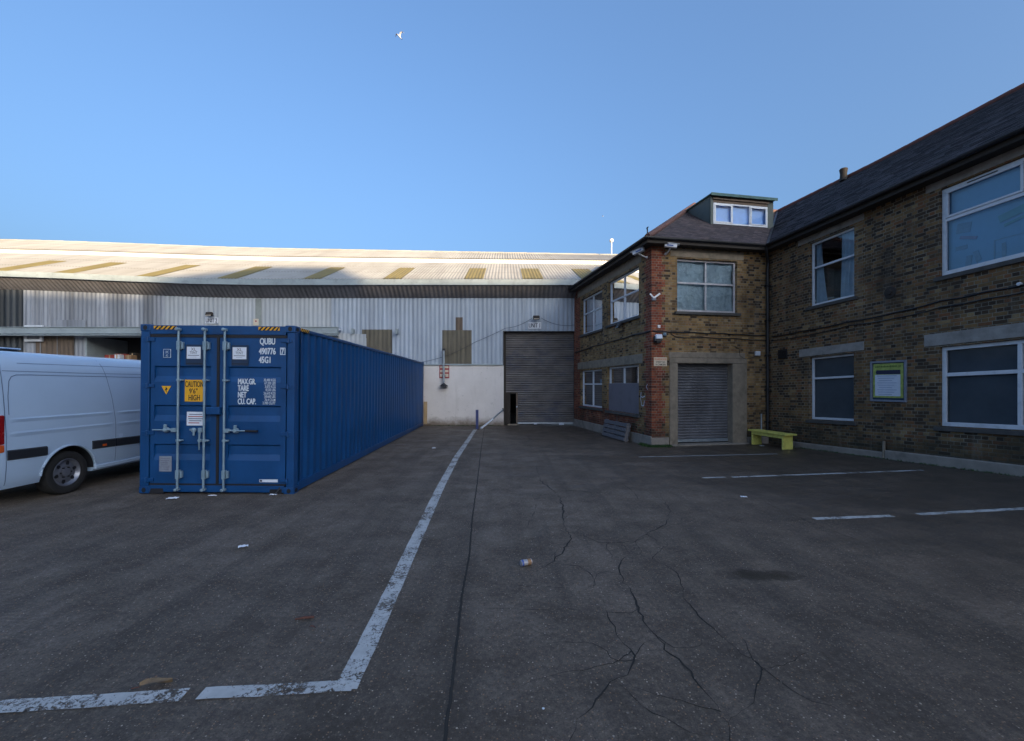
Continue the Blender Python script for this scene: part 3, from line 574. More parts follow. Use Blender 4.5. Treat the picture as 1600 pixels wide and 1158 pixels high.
def crumple(m, a0, a1, z0, z1, d, parent, name, mt, amp=0.05, n=26, seed=3):
    rnd = random.Random(seed); ph = [(rnd.uniform(2, 9), rnd.uniform(2, 9), rnd.uniform(0, 6), rnd.uniform(0.3, 1)) for _ in range(7)]
    mb = B_(m); I = []
    for j in range(n + 1):
        row = []
        for i in range(n + 1):
            a = a0 + (a1 - a0) * i / n; z = z0 + (z1 - z0) * j / n
            h = sum(w4 * math.sin(p * a + q * z + r + 1.5 * math.sin(q * a - p * z)) for p, q, r, w4 in ph) / 3
            row.append(mb.P(a, d - amp + amp * h, z))
        I.append(row)
    for j in range(n):
        for i in range(n): mb.face((I[j][i], I[j][i + 1], I[j + 1][i + 1], I[j + 1][i]))
    return mb.build(name, M[mt], parent, smooth=True, recalc=False)
def curtain(m, a0f, a1f, z0, z1, d, parent, folds=6, amp=0.035, mt='curtain', rows=14):
    """a0f, a1f: functions of height fraction (1 = top) giving the drape's edges"""
    mb = B_(m); n = folds * 8; I = []
    for j in range(rows + 1):
        h = j / rows; row = []
        for i in range(n + 1):
            t = i / n; a = a0f(h) + (a1f(h) - a0f(h)) * t
            row.append(mb.P(a, d + amp * math.cos(2 * math.pi * folds * t + 0.6 * math.sin(3 * h)), z0 + (z1 - z0) * h))
        I.append(row)
    for j in range(rows):
        for i in range(n): mb.face((I[j][i], I[j][i + 1], I[j + 1][i + 1], I[j + 1][i]))
    return mb.build('curtain', M[mt], parent, smooth=True, recalc=False)
w0 = window(m_front, fw, [1.89], 5.03, 'frame_old'); crumple(m_front, 0.9, 2.9, 4.15, 5.74, -0.16, w0, 'plastic_sheet', 'sheeting', 0.035)
w1 = window(m_side, sw[0], [2.02], 4.97); crumple(m_side, 0.82, 2.0, 4.12, 5.68, -0.17, w1, 'plastic_sheet', 'sheeting', 0.03, seed=8)
w2 = window(m_side, sw[1], [4.87], 4.93, glass='glass_dark'); curtain(m_side, lambda h: 3.8, lambda h: 4.8, 4.07, 4.9, -0.2, w2, 7, 0.02)
w3 = window(m_side, sw[2], [2.05], 1.90, glass='glass_dark')
mb = B_(m_side); mb.box(0.82, 1.98, -0.30, -0.285, 1.95, 2.5); mb.build('blind', M['blind'], w3)
mb = B_(m_side); mb.box(0.79, 3.25, -0.075, -0.055, 0.93, 1.925); bo = mb.build('window_board', M['plywood'], w3, bevel=0.003)
w4 = window(m_side, sw[3], [4.9], 1.90, glass='glass_dark')
mb = B_(m_side); mb.box(3.78, 6.02, -0.165, -0.15, 0.96, 1.88); mb.build('blind', M['blind'], w4)
mb = B_(m_side); mb.cbox((4.0, -0.25, 2.1), 0.22, 0.1, 0.3); mb.cbox((4.35, -0.28, 2.02), 0.3, 0.1, 0.14); mb.split('window_clutter', M['film'], w4, bevel=0.02)
mb = B_(m_side); mb.cbox((4.15, -0.27, 4.23), 0.42, 0.12, 0.20); mb.cbox((4.95, -0.27, 4.28), 0.25, 0.12, 0.30); mb.split('window_clutter', M['paper'], w2, bevel=0.02)
mb = B_(m_side); mb.cbox((1.02, -0.22, 2.12), 0.16, 0.06, 0.30); mb.cbox((1.28, -0.22, 2.2), 0.05, 0.05, 0.5); mb.split('window_clutter', M['paper'], w3, bevel=0.01)
w5 = window(m_wing, ww[0], [], 5.13, d=-0.08)
curtain(m_wing, lambda h: 1.58, lambda h: 1.74 + 0.20 * (1 - h) ** 1.5, 4.1, 5.80, -0.2, w5, 3, 0.03)
curtain(m_wing, lambda h: 2.36 - 0.05 * (1 - h), lambda h: 2.80, 4.08, 5.82, -0.2, w5, 4, 0.035)
w6 = window(m_wing, ww[1], [], 2.0, d=-0.08, glass='glass_dark'); curtain(m_wing, lambda h: 1.56, lambda h: 2.78, 0.9, 2.56, -0.15, w6, 3, 0.001, 'net')
w7 = window(m_wing, ww[2], [], 5.20, d=-0.05, fw_=0.075, casements=((1, 0),), split_cols_top=[6.02]); mb = B_(m_wing); mb.quad((4.75, -0.16, 4.08), (7.7, -0.16, 4.08), (7.7, -0.16, 5.84), (4.75, -0.16, 5.84)); mb.build('window_film', M['film'], w7, recalc=False)
mb = B_(m_wing)
for (a, z, x, y, r) in ((5.02, 4.95, 0.24, 0.20, 0.15), (4.98, 4.55, 0.20, 0.08, 0.05), (5.10, 4.22, 0.10, 0.26, 0.1), (5.24, 4.30, 0.09, 0.22, -0.25)): mb.cbox((a, -0.150, z), x, 0.006, y, Matrix.Rotation(r, 3, 'Y'))
mb.split('window_sticker', mat('pale smudge on film', (0.24, 0.48, 0.66), 0.5, var=0.15, vs=6), w7, bevel=0.002)
mb = B_(m_wing); mb.cbox((5.10, -0.145, 4.72), 0.30, 0.006, 0.06, Matrix.Rotation(0.35, 3, 'Y')); mb.build('window_sticker', mat('pink smudge on film', (0.34, 0.42, 0.62), 0.5, var=0.15), w7)
mb = B_(m_wing); mb.cbox((5.85, -0.145, 4.95), 0.55, 0.006, 0.14, Matrix.Rotation(-0.22, 3, 'Y')); mb.cbox((5.9, -0.145, 4.8), 0.5, 0.006, 0.05, Matrix.Rotation(-0.22, 3, 'Y')); mb.split('window_sticker', mat('green tube light seen through film', (0.20, 0.55, 0.62), 0.5, var=0.15), w7)
mb = B_(m_wing)
for q in ((5.5, 5.52, 4.1, 4.5), (5.5, 6.3, 4.5, 4.515), (5.62, 5.68, 4.1, 4.42), (5.24, 5.25, 4.1, 4.4)): mb.box(q[0], q[1], -0.152, -0.148, q[2], q[3])
mb.split('window_sticker', mat('thin frame seen through film', (0.27, 0.52, 0.70), 0.5), w7)
mb = B_(m_wing); mb.box(5.15, 5.62, -0.05, -0.03, 5.80, 5.815); mb.build('trickle_vent', M['black'], w7)
w8 = window(m_wing, ww[3], [5.93], 1.93, d=-0.05, fw_=0.075, glass='glass_dark'); curtain(m_wing, lambda h: 4.75, lambda h: 7.7, 0.9, 2.5, -0.13, w8, 8, 0.001, 'net')
# ---- roofs: stepped tile courses on each slope
EZ, SL, OV = 6.20, 0.69, 0.30
def zroof(t): return EZ + SL * t                       # t: plan distance up from the eave edge
def slope(name, edge, T, fr, mt, parent=bld):
    """edge(x, t) -> building xyz ; fr(t) -> (x0, x1) extent of the slope t up from the eave"""
    mb = MB(ident, warp_b); sl = math.hypot(1, SL); gauge = 0.105 / sl; n = int(T / gauge); up = 0.016
    for k in range(n + 1):
        t0, t1 = k * gauge, min(T, (k + 1) * gauge)
        if t1 - t0 < 1e-4: continue
        (a0, a1), (b0, b1) = fr(t0), fr(t1)
        if a1 - a0 < 0.01: continue
        rnd = random.Random(k * 7 + len(mt)); nseg = max(1, int((a1 - a0) / 0.33)); 
        for i in range(nseg):
            u0, u1 = i / nseg, (i + 1) / nseg; j = up + rnd.uniform(-0.004, 0.006)
            P = [(a0 + (a1 - a0) * u0, t0, j), (a0 + (a1 - a0) * u1, t0, j), (b0 + (b1 - b0) * u1, t1, 0.002), (b0 + (b1 - b0) * u0, t1, 0.002), (a0 + (a1 - a0) * u0, t0, -0.012), (a0 + (a1 - a0) * u1, t0, -0.012)]
            ix = []
            for (x, t, h) in P:
                q = edge(x, t); mb.v.append(warp_b((q[0], q[1], q[2] + h))); mb.uv.append((x, min((k + 0.99), t / gauge + 0.01) * 0.105)); ix.append(len(mb.v) - 1)
            mb.face(ix[:4]); mb.face((ix[4], ix[5], ix[1], ix[0]))
    return mb.build(name, M[mt], parent, recalc=False)
HX = 4.4 + OV
slope('roof', lambda x, t: (x, -OV + t, zroof(t)), HX, lambda t: (-OV + t, XW - OV + t), 'tiles')
slope('roof', lambda x, t: (-OV + t, x, zroof(t)), HX, lambda t: (-OV + t, BK - 0.15), 'tiles')
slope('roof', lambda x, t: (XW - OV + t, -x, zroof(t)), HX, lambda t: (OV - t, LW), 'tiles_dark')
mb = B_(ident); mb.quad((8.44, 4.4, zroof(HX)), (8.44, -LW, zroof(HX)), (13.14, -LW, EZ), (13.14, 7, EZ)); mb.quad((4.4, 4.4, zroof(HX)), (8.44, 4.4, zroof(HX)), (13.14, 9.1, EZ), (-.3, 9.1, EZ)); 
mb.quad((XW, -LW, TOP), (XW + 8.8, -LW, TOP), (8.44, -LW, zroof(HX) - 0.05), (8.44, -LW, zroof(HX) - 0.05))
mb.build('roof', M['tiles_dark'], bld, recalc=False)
def ridge_run(p, q, mt, r=0.10, ln=0.42, name='ridge_tiles'):
    mb = B_(ident); p, q = Vector(p), Vector(q); n = max(1, int((q - p).length / ln))
    for k in range(n):
        a = p.lerp(q, k / n); b = p.lerp(q, (k + 1) / n + 0.03 / (q - p).length); mb.tube([a, a.lerp(b, 0.5), b], [r * 0.92, r * 0.96, r], 10)
    return mb.build(name, M[mt], bld, smooth=True)
zr = zroof(HX)
ridge_run((-0.30, -0.30, EZ + 0.03), (4.4, 4.4, zr), 'ridge', name='hip_tiles'); ridge_run((4.4, 4.4, zr), (8.44, 4.4, zr), 'ridge'); ridge_run((8.44, 4.4, zr + 0.0), (8.44, -LW, zr), 'ridge_dark')
mb = B_(ident); mb.tube([(XW - OV, -OV, EZ + 0.01), (8.44, 4.4, zr + 0.01)], 0.045, 6); mb.build('valley_lining', M['black'], bld, smooth=True)
mb = B_(ident); mb.lathe([(0.13, 0), (0.12, 0.05), (0.105, 0.25), (0.13, 0.41), (0.11, 0.44), (0.09, 0.40), (0.08, 0.1)], (8.20, 1.14, zr - 0.16), n=16, cap=False); mb.build('chimney_pot', M['soffit'], bld, smooth=True)
# eaves: soffit, fascia, gutter
mb = B_(ident); mb.box(-0.28, XW - 0.0, -0.28, -0.003, 6.075, 6.10); mb.box(-0.28, -0.003, 0.0, BK, 6.075, 6.10); mb.box(XW - 0.28, XW - 0.003, -LW, -0.30, 6.075, 6.10)
mb.build('soffit', M['soffit'], bld)
mb = B_(ident); mb.box(-0.30, XW - 0.3, -0.305, -0.283, 6.06, 6.21); mb.box(-0.305, -0.283, -0.28, BK, 6.06, 6.21); mb.box(XW - 0.305, XW - 0.283, -LW, -0.31, 6.06, 6.21); mb.build('fascia', M['soffit'], bld)
def gutter(pts, name='gutter'):
    mb = B_(ident); pts = [Vector(p) for p in pts]
    prof = [(0.055 * math.cos(t), 0.065 * math.sin(t)) for t in [math.pi + math.pi * k / 8 for k in range(9)]] + [(0.047 * math.cos(t), 0.055 * math.sin(t)) for t in [2 * math.pi - math.pi * k / 8 for k in range(9)]]
    rings = []
    for k, p in enumerate(pts):
        t = (pts[min(k + 1, len(pts) - 1)] - pts[max(k - 1, 0)]); t.z = 0; t.normalize(); nn = Vector((t.y, -t.x, 0)); sc = 1.0 if k in (0, len(pts) - 1) else 1.2
        rings.append([mb.P(*(p + nn * x * sc + Vector((0, 0, z)))) for x, z in prof])
    for A, B in zip(rings, rings[1:]):
        for j in range(len(prof)): mb.face((A[j], A[(j + 1) % len(prof)], B[(j + 1) % len(prof)], B[j]))
    mb.face(rings[0]); mb.face(rings[-1][::-1]); return mb.build(name, M['black'], bld, smooth=True)
gutter([(-0.365, BK - 0.05, 6.22), (-0.365, -0.365, 6.22), (XW - 0.365, -0.365, 6.22), (XW - 0.365, -LW, 6.22)])
def pipe(name, pts, r, mt='black', parent=bld, n=10, clips=()):
    mb = B_(ident); mb.tube(pts, r, n)
    for z in clips: mb.cbox((pts[-1][0], pts[-1][1] , z), r * 3.2, r * 2.6, 0.045)
    return mb.build(name, M[mt], parent, smooth=True)
pipe('downpipe', [(XW - 0.33, -0.33, 6.18), (XW - 0.33, -0.30, 6.05), (XW - 0.09, -0.10, 5.75), (XW - 0.09, -0.09, 5.5), (XW - 0.09, -0.09, 0.25)], 0.046, clips=(5.0, 3.9, 2.8, 1.7, 0.7))
pipe('stand_pipe', [(XW - 0.27, -0.03, 0.95), (XW - 0.27, -0.03, 0.1)], 0.022, 'steel')
# wall cables
def cable(name, face, pts, r=0.012, d=0.02):
    m = {'front': m_front, 'side': m_side, 'wing': m_wing}[face]; mb = B_(m); P = []
    for p in pts: a, z = bloc(p[0], p[1], face, d); P.append(Vector((a, d, z)))
    Q = []
    for A, B in zip(P, P[1:]):
        n = max(2, int((B - A).length / 0.25)); Q += [A.lerp(B, k / n) + Vector((0, 0, -0.02 * math.sin(math.pi * k / n))) for k in range(n)]
    Q.append(P[-1]); mb.tube(Q, r, 6); return mb.build(name, M['black'], bld, smooth=True)
cable('wall_cable', 'side', [(898, 551), (930, 540), (960, 532), (990, 523), (1016, 517)], 0.018)
cable('wall_cable', 'front', [(1020, 517), (1036, 518), (1080, 519), (1130, 521), (1160, 523), (1196, 524)], 0.017)
cable('wall_cable', 'front', [(1048, 521), (1058, 527), (1100, 527), (1150, 529), (1196, 532)], 0.011)
cable('wall_cable', 'front', [(1148, 541), (1155, 545), (1156, 556), (1166, 561), (1178, 558), (1182, 553)], 0.009)
cable('wall_cable', 'wing', [(1206, 526), (1250, 518), (1330, 502), (1400, 488), (1470, 470), (1540, 456), (1620, 440)], 0.016)
cable('wall_cable', 'wing', [(1206, 532), (1250, 526), (1330, 508), (1400, 497), (1470, 480), (1540, 467), (1620, 452)], 0.011)
# air brick, pattress plate, broken pipe at the foot of the wing
mb = B_(m_wing); mb.box(0.43, 0.75, -0.02, 0.03, 2.66, 2.93)
for k in range(7): mb.box(0.45, 0.73, 0.03, 0.045, 2.675 + k * 0.036, 2.69 + k * 0.036)
mb.build('wall_vent', M['black'], bld)
mb = B_(m_wing); a, z = bloc(1391, 457, 'wing'); mb.lathe([(0.0, 0.045), (0.05, 0.045), (0.06, 0.02), (0.13, 0.016), (0.14, 0.0)], (a, 0.0, z), 'd', 20, cap=False); mb.build('tie_plate', M['soffit'], bld, smooth=True)
mb = B_(m_wing); mb.tube([(3.605, 0.06, 0.0), (3.60, 0.055, 0.2), (3.59, 0.04, 0.42)], 0.03, 8); mb.build('pipe_stub', M['stone'], bld, smooth=True)
a, z = bloc(1594, 444, 'wing'); mb = B_(m_wing); mb.lathe([(0.0, 0.05), (0.03, 0.045), (0.035, 0.0)], (a, 0, z), 'd', 14, cap=False); mb.build('sensor', M['frame'], bld, smooth=True)
# ---- dormer
dl = MB(ident, warp_b)
def dloc(px, py, y):
    o = -BC; dr = Vector(((px - CX) / F, 1.0)); s = (y - o.dot(V)) / dr.dot(V); return o.dot(U) + s * dr.dot(U), CAMZ + (CY - py) / F * s
DY = 1.67; (dx0, dz0), (dx1, _) = dloc(1114, 350, DY), dloc(1199, 357, DY); dz1 = dloc(1113, 316.5, DY)[1]; dtop = dloc(1112, 306, DY)[1]
YB = -OV + (dtop - EZ) / SL + 0.15
mb = B_(ident); xs0, xs1 = dx0 - 0.10, dx1 + 0.24
mb.quad((xs0, DY, dz0 - 0.15), (xs0, YB, dz0 - 0.15), (xs0, YB, dtop), (xs0, DY, dtop)); mb.quad((xs1, DY, dz0 - 0.3), (xs1, YB, dz0 - 0.3), (xs1, YB, dtop), (xs1, DY, dtop))
mb.box(xs0, dx0, DY - 0.01, DY + 0.05, dz0 - 0.12, dtop); mb.box(dx1 + 0.0, xs1, DY - 0.01, DY + 0.05, dz0 - 0.3, dtop)
do = mb.build('dormer', M['lead'], bld, recalc=False)
mb = B_(ident); mb.box(dx0 + 0.002, dx1, DY - 0.005, DY + 0.05, dz1 + 0.01, dtop - 0.005); mb.box(dx0 - 0.02, dx1 + 0.02, DY - 0.06, DY - 0.007, dtop - 0.13, dtop - 0.08); mb.build('dormer_board', M['brownwood'], do)
mb = B_(ident); mb.box(xs0 - 0.06, xs1 + 0.06, DY - 0.14, YB + 0.3, dtop + 0.003, dtop + 0.045); mb.box(xs0 - 0.065, xs1 + 0.065, DY - 0.15, DY - 0.125, dtop - 0.04, dtop + 0.06); mb.build('dormer_roof', M['felt'], do, bevel=0.006)
def m_dorm(a, d, z): return (a, DY - d, z)
wd_ = dx1 - dx0; wn_ = window(m_dorm, (dx0, dx1, dz0, dz1), [dx0 + wd_ * 0.345, dx0 + wd_ * 0.67], None, d=0.02, casements=((0, 0), (0, 2)), fw_=0.05, glass='glass_sky')
mb = B_(ident); mb.quad((dx0, DY + 0.09, dz0), (dx1, DY + 0.09, dz0), (dx1, DY + 0.09, dz1), (dx0, DY + 0.09, dz1)); mb.build('dormer_sky_sheet', mat('painted sky reflection blue', (0.26, 0.46, 0.85), 0.5, var=0.1), do, recalc=False)  # blue sheet behind the panes, coloured to stand in for sky reflection
mb = B_(ident); mb.quad((xs0 + .05, DY + 0.0, dz0 - 0.05), (xs1 - .05, DY + 0.0, dz0 - 0.05), (xs1 - .05, YB, dz0 - 0.05 + SL * (YB - DY)), (xs0 + .05, YB, dz0 - 0.05 + SL * (YB - DY))); mb.build('dormer_floor', M['room'], do, recalc=False)
# finial at the hip foot
mb = B_(ident); mb.tube([(-0.30, -0.30, 6.25), (-0.30, -0.30, 6.42), (-0.33, -0.33, 6.47), (-0.30, -0.36, 6.50)], [0.02, 0.018, 0.025, 0.015], 8); mb.build('finial', M['black'], bld, smooth=True)

# ================================================================== WAREHOUSE
wh = empty('warehouse', (-9.0, 0, 0), 0, 'long warehouse with corrugated cladding, sunlit pale roof with olive skylights and a white painted wall', 'building')
WH0 = -9.0
def m_wh(a, d, z): return (a - WH0, WY - d, z)
def lift(x): return 0.42 * smooth((-11.0 - x) / 14.0)
def zs0(x): return 5.85 + lift(x) * 1.0                # soffit at the wall
EAVE_D = 0.60; EY = WY - EAVE_D
def ze(x): return 6.58 + lift(x) * 0.75                # roof edge
XL, XR = -34.0, 3.30; XRR = 7.2
def wallpx(px, py, d=0.0): p = at(px, py, WY - d); return p.x, p.z
WT = 2.76
# openings: unit 1 door, unit 2 door, small side opening at the far left
u1 = (at(787, 0, WY).x, at(899, 0, WY).x, 0.0, 4.34)
def bandw(name, x0, x1, z0, mt, pitch=0.2, depth=0.035, holes=(), z1f=None, d=0.0):
    """corrugated cladding, from z0 to the soffit, cut round openings"""
    A = sorted({x0, x1} | {v for h in holes for v in h[:2] if x0 < v < x1}); mb = MB(m_wh)
    for a0, a1 in zip(A, A[1:]):
        h = [h for h in holes if h[0] <= a0 + 1e-4 and h[1] >= a1 - 1e-4]
        zz = max([z0] + [q[3] for q in h]); mb.corrug(a0, a1, lambda a: (d, zz), lambda a: (d, (z1f or zs0)(a) + 0.02), pitch, depth, 8)
    return mb.build(name, M[mt], wh, smooth=True, recalc=False)
X = lambda px: at(px, 600, WY).x
u2 = (X(133), X(575), 0.0, 4.12)
bandw('cladding', XL, X(37), 0.0, 'cladA', 0.28, 0.05, holes=[(-40, X(37) - 1.2, 0, 3.6)][:0])
bandw('cladding', X(37), X(257), 0.0, 'cladB', 0.2, 0.04, holes=[u2])
bandw('cladding', X(257), X(518), 4.0, 'cladC', 0.2, 0.03, holes=[u2])
bandw('cladding', X(518), XR + 0.05, WT, 'cladD', 0.2, 0.04, holes=[u1, u2, (X(572), X(613), 0, 2.7)])
mb = MB(m_wh); mb.box(X(400), X(409), 0.02, 0.05, 4.3, 5.83); mb.build('cladding_strip', mat('greenish strip', (0.27, 0.29, 0.27), 0.7, var=0.2), wh)
# translucent brown panels, rusty patch
def patch(name, px0, px1, py0, py1, mt, d=0.012, depth=0.035):
    a0, z1 = wallpx(px0, py0); a1, z0 = wallpx(px1, py1); mb = MB(m_wh); mb.corrug(a0, a1, lambda a: (d, z0), lambda a: (d, z1), 0.2, depth, 8); return mb.build(name, M[mt], wh, smooth=True, recalc=False)
patch('wall_light_panel', 691, 737, 516, 570, 'oldpanel'); patch('wall_light_panel', 566, 613, 515, 560, 'oldpanel'); patch('rust_patch', 712, 723, 496, 516, 'rustpanel', 0.02)
# white block wall, cap rail, dark foot
mb = MB(m_wh); mb.box(-5.6, u1[0], -0.15, 0.05, 0.0, WT); mb.build('block_wall', M['whitewall'], wh)
mb = MB(m_wh); mb.box(-5.6, u1[0] - 0.05, 0.02, 0.11, WT + 0.003, WT + 0.07); mb.build('cap_rail', M['paintsteel'], wh, bevel=0.006)
mb = MB(m_wh); mb.box(-16, -5.6, -0.15, 0.05, 0.0, 0.4); mb.build('kerb', M['plinth'], wh)
# inside: back wall so openings read dark
mb = MB(m_wh); mb.box(XL, 3.0, -9.2, -9.0, 0, 5.5); mb.build('partition', M['room'], wh)
mb = MB(m_wh); mb.quad((XL, -0.1, 5.9), (3.1, -0.1, 5.9), (3.1, -9, 5.9), (XL, -9, 5.9)); mb.build('ceiling_lining', M['room'], wh, recalc=False)
# soffit sheeting, fascia gutter
mb = MB(m_wh); mb.corrug(XL, XR + 0.2, lambda a: (0.0, zs0(a)), lambda a: (EAVE_D - 0.03, zs0(a) + 0.49), 0.2, 0.03, 8); mb.build('soffit', M['soffitsheet'], wh, smooth=True, recalc=False)
mb = MB(m_wh); xs = [XL, -30, -26, -23, -20, -17, -14, -11, -6, 0, XR + 0.2]
for a0, a1 in zip(xs, xs[1:]):
    for dd0, dd1, zz0, zz1 in ((EAVE_D - 0.02, EAVE_D + 0.03, 0.47, 0.722), (EAVE_D + 0.03, EAVE_D + 0.045, 0.47, 0.50)):
        P = [(a, d, zs0(a) + z) for a in (a0, a1) for d, z in ((dd0, zz0), (dd1, zz0), (dd1, zz1), (dd0, zz1))]
        ix = [mb.P(*p) for p in P]
        for q in ((0, 1, 5, 4), (1, 2, 6, 5), (2, 3, 7, 6), (3, 0, 4, 7)): mb.face([ix[k] for k in q])
mb.build('gutter', M['paintsteel'], wh)
# roof: lower slope, riser, upper slope
RS = 0.45; D1 = 5.2; D2 = 8.2
def ridge_z(x): return 10.24 - 0.018 * x + 0.25 * smooth((-14 - x) / 18)
def zlow(x, s): return ze(x) + s * (ridge_z(x) - 0.22 - ze(x)) / D2
mb = MB(m_wh); mb.corrug(XL, XRR, lambda a: (EAVE_D - 0.0, zlow(a, 0)), lambda a: (EAVE_D - D1, zlow(a, D1)), 0.15, 0.028, 6, rows=3); mb.build('roof', M['roofsheet'], wh, smooth=True, recalc=False)
mb = MB(m_wh); mb.corrug(XL, XRR, lambda a: (EAVE_D - D1 + 0.12, zlow(a, D1) + 0.20), lambda a: (EAVE_D - D2, ridge_z(a)), 0.15, 0.035, 6, rows=2); mb.build('roof', M['roofsheet'], wh, smooth=True, recalc=False)
mb = MB(m_wh)
for k in range(40):
    a0 = XL + (XRR - XL) * k / 40; a1 = XL + (XRR - XL) * (k + 1) / 40
    mb.quad((a0, EAVE_D - D1 + 0.05, zlow(a0, D1) - 0.03), (a1, EAVE_D - D1 + 0.05, zlow(a1, D1) - 0.03), (a1, EAVE_D - D1 + 0.05, zlow(a1, D1) + 0.19), (a0, EAVE_D - D1 + 0.05, zlow(a0, D1) + 0.19))
mb.build('roof_riser', mat('white roof flashing', (0.72, 0.71, 0.69), 0.6, var=0.08), wh, recalc=False)
mb = MB(m_wh); 
for k in range(28):
    a0 = XL + (XRR - XL) * k / 28; a1 = XL + (XRR - XL) * (k + 1) / 28 + 0.03
    mb.tube([(a0, EAVE_D - D2, ridge_z(a0) - 0.01), (a1, EAVE_D - D2, ridge_z(a1) + 0.005)], 0.07, 8)
mb.build('ridge_capping', M['roofsheet'], wh, smooth=True)
mb = MB(m_wh); mb.corrug(XL, XRR, lambda a: (EAVE_D - D2 - 9, ridge_z(a) - 4.2), lambda a: (EAVE_D - D2, ridge_z(a)), 0.6, 0.02, 4); mb.build('roof', M['roofsheet'], wh, smooth=True, recalc=False)
mb = MB(m_wh); mb.quad((XRR, EAVE_D, 0), (XRR, EAVE_D - D2, 0), (XRR, EAVE_D - D2, 10), (XRR, EAVE_D, 6.55)); mb.quad((XL, 0, 0), (XL, EAVE_D - D2, 0), (XL, EAVE_D - D2, 10.9), (XL, 0, 6.9)); mb.build('gable_wall', M['cladD'], wh, recalc=False)
sk = [(-27.0, -26.1), (-23.6, -22.7), (-20.5, -19.6), (-16.6, -15.75), (-12.9, -12.0), (-9.1, -8.25), (-5.5, -4.65), (-1.87, -1.0), (0.77, 1.7), (3.4, 4.3)]
for a0, a1 in sk:
    mb = MB(m_wh); mb.corrug(a0, a1, lambda a: (EAVE_D - 0.06, zlow(a, 0.06) + 0.02), lambda a: (EAVE_D - 3.1, zlow(a, 3.1) + 0.02), 0.15, 0.028, 6, rows=2); mb.build('skylight', M['skylight'], wh, smooth=True, recalc=False)
# unit 1 shutter with its open wicket door
unit1_left = u1[0]
a0, a1, _, zt = u1; wk0, wk1, wkz = X(790), X(809), 1.50
sh1 = shutter(m_wh, a0 + 0.02, a1 + 0.02, 0.06, zt, -0.28, wh, 'shutter_old', pitch=0.105, skip=(a0 + 0.02, wk1, wkz))
mb = MB(m_wh); mb.box(a0 - 0.02, a0 + 0.02, -0.3, 0.04, 0, zt); mb.box(a1 + 0.0, a1 + 0.05, -0.4, 0.0, 0, zt); mb.box(a0, a1, -0.34, -0.02, zt - 0.0, zt + 0.10); mb.box(a0 + 0.02, a0 + 0.10, -0.36, -0.24, 0, zt); mb.build('door_frame', M['soffit'], wh)
mb = MB(m_wh); mb.box(a0 + 0.10, wk0 + 0.22, -0.30, -0.25, 0.06, wkz); mb.box(wk0 + 0.22, wk1, -0.29, -0.24, wkz - 0.05, wkz + 0.02); mb.build('wicket_panel', M['soffit'], wh)
mb = MB(m_wh); mb.box(wk1 - 0.07, wk1 - 0.0, -0.40, -0.20, 0.08, wkz); wd0 = mb.build('wicket_door', M['brownwood'], wh, bevel=0.006)
mb = MB(m_wh); mb.lathe([(0.0, 0.05), (0.035, 0.04), (0.035, 0.0)], (wk1 - 0.035, -0.19, 0.85), 'd', 12, cap=False); mb.build('handle', M['paper'], wd0, smooth=True)
mb = MB(m_wh); mb.box(wk0 + 0.1, wk1 + 0.05, -0.30, -0.05, 0.0, 0.05); mb.build('threshold', M['stone'], wh)
mb = MB(m_wh); mb.cbox((X(837), -0.15, 0.06), 0.14, 0.08, 0.06); mb.cbox((X(878), -0.15, 0.05), 0.22, 0.08, 0.07); mb.split('door_stop', M['paper'], wh, bevel=0.01)
# unit 2 opening (left of and behind the container): lintel, recessed shutter, sliding door on its track
mb = MB(m_wh); mb.box(u2[0], u2[1], -0.10, 0.0, 4.05, 4.14); mb.box(X(133), X(133) + 0.08, -2.2, 0.0, 0, 4.1); mb.build('lintel', M['paintsteel'], wh)
shutter(m_wh, X(158), X(460), 0.06, 4.2, -2.2, wh, 'shutter', pitch=0.12)
mb = MB(m_wh); mb.box(X(133), X(158) + 0.15, -2.3, -2.15, 0, 4.3); mb.build('partition', M['room'], wh)
mb = MB(m_wh)
x0, x1 = XL + 2, at(527, 0, WY - 0.5).x; zt_ = 4.20
mb.box(x0, x1 - 0.0, 0.30, 0.50, 4.16, 4.44); mb.box(x0, x1, 0.26, 0.54, 4.44, 4.47); mb.box(x0, x1, 0.28, 0.52, 4.08, 4.13)
tr_ = mb.build('sliding_door_track', M['paintsteel'], wh, bevel=0.01)
mb = MB(m_wh)
for k in range(14): mb.box(x0 + 1 + k * 2.0, x0 + 1.08 + k * 2.0, 0.02, 0.34, 4.18, 4.42)
mb.build('track_bracket', M['paintsteel'], tr_)
mb = MB(m_wh); xa, xb = X(420), X(574)
mb.corrug(xa, xb, lambda a: (0.17, 0.1), lambda a: (0.17, 4.34 - 0.16 * smooth((a - X(470)) / (xb - X(470)))), 0.2, 0.02, 8); mb.box(xa, xb, 0.12, 0.16, 0.1, 4.0); mb.build('sliding_door', M['cladC'], wh, smooth=True, recalc=False)
mb = MB(m_wh); mb.box(X(527), X(535), 0.1, 0.32, 4.33, 4.43); mb.build('track_end', M['paper'], tr_)
# cladding oddments at the far left: pale flashing and streaks of a stained panel
mb = MB(m_wh); mb.box(X(90), X(135), 0.025, 0.05, 4.42, 4.85); mb.build('patch_panel', M['cladB'], wh, bevel=0.01)
mb = MB(m_wh); mb.corrug(X(55), X(95), lambda a: (0.035, 3.0), lambda a: (0.035, 4.2), 0.25, 0.05, 8); mb.corrug(X(95), X(118), lambda a: (0.06, 2.8), lambda a: (0.06, 4.2), 0.2, 0.05, 8); mb.build('stained_panel', M['rustpanel'], wh, smooth=True, recalc=False)
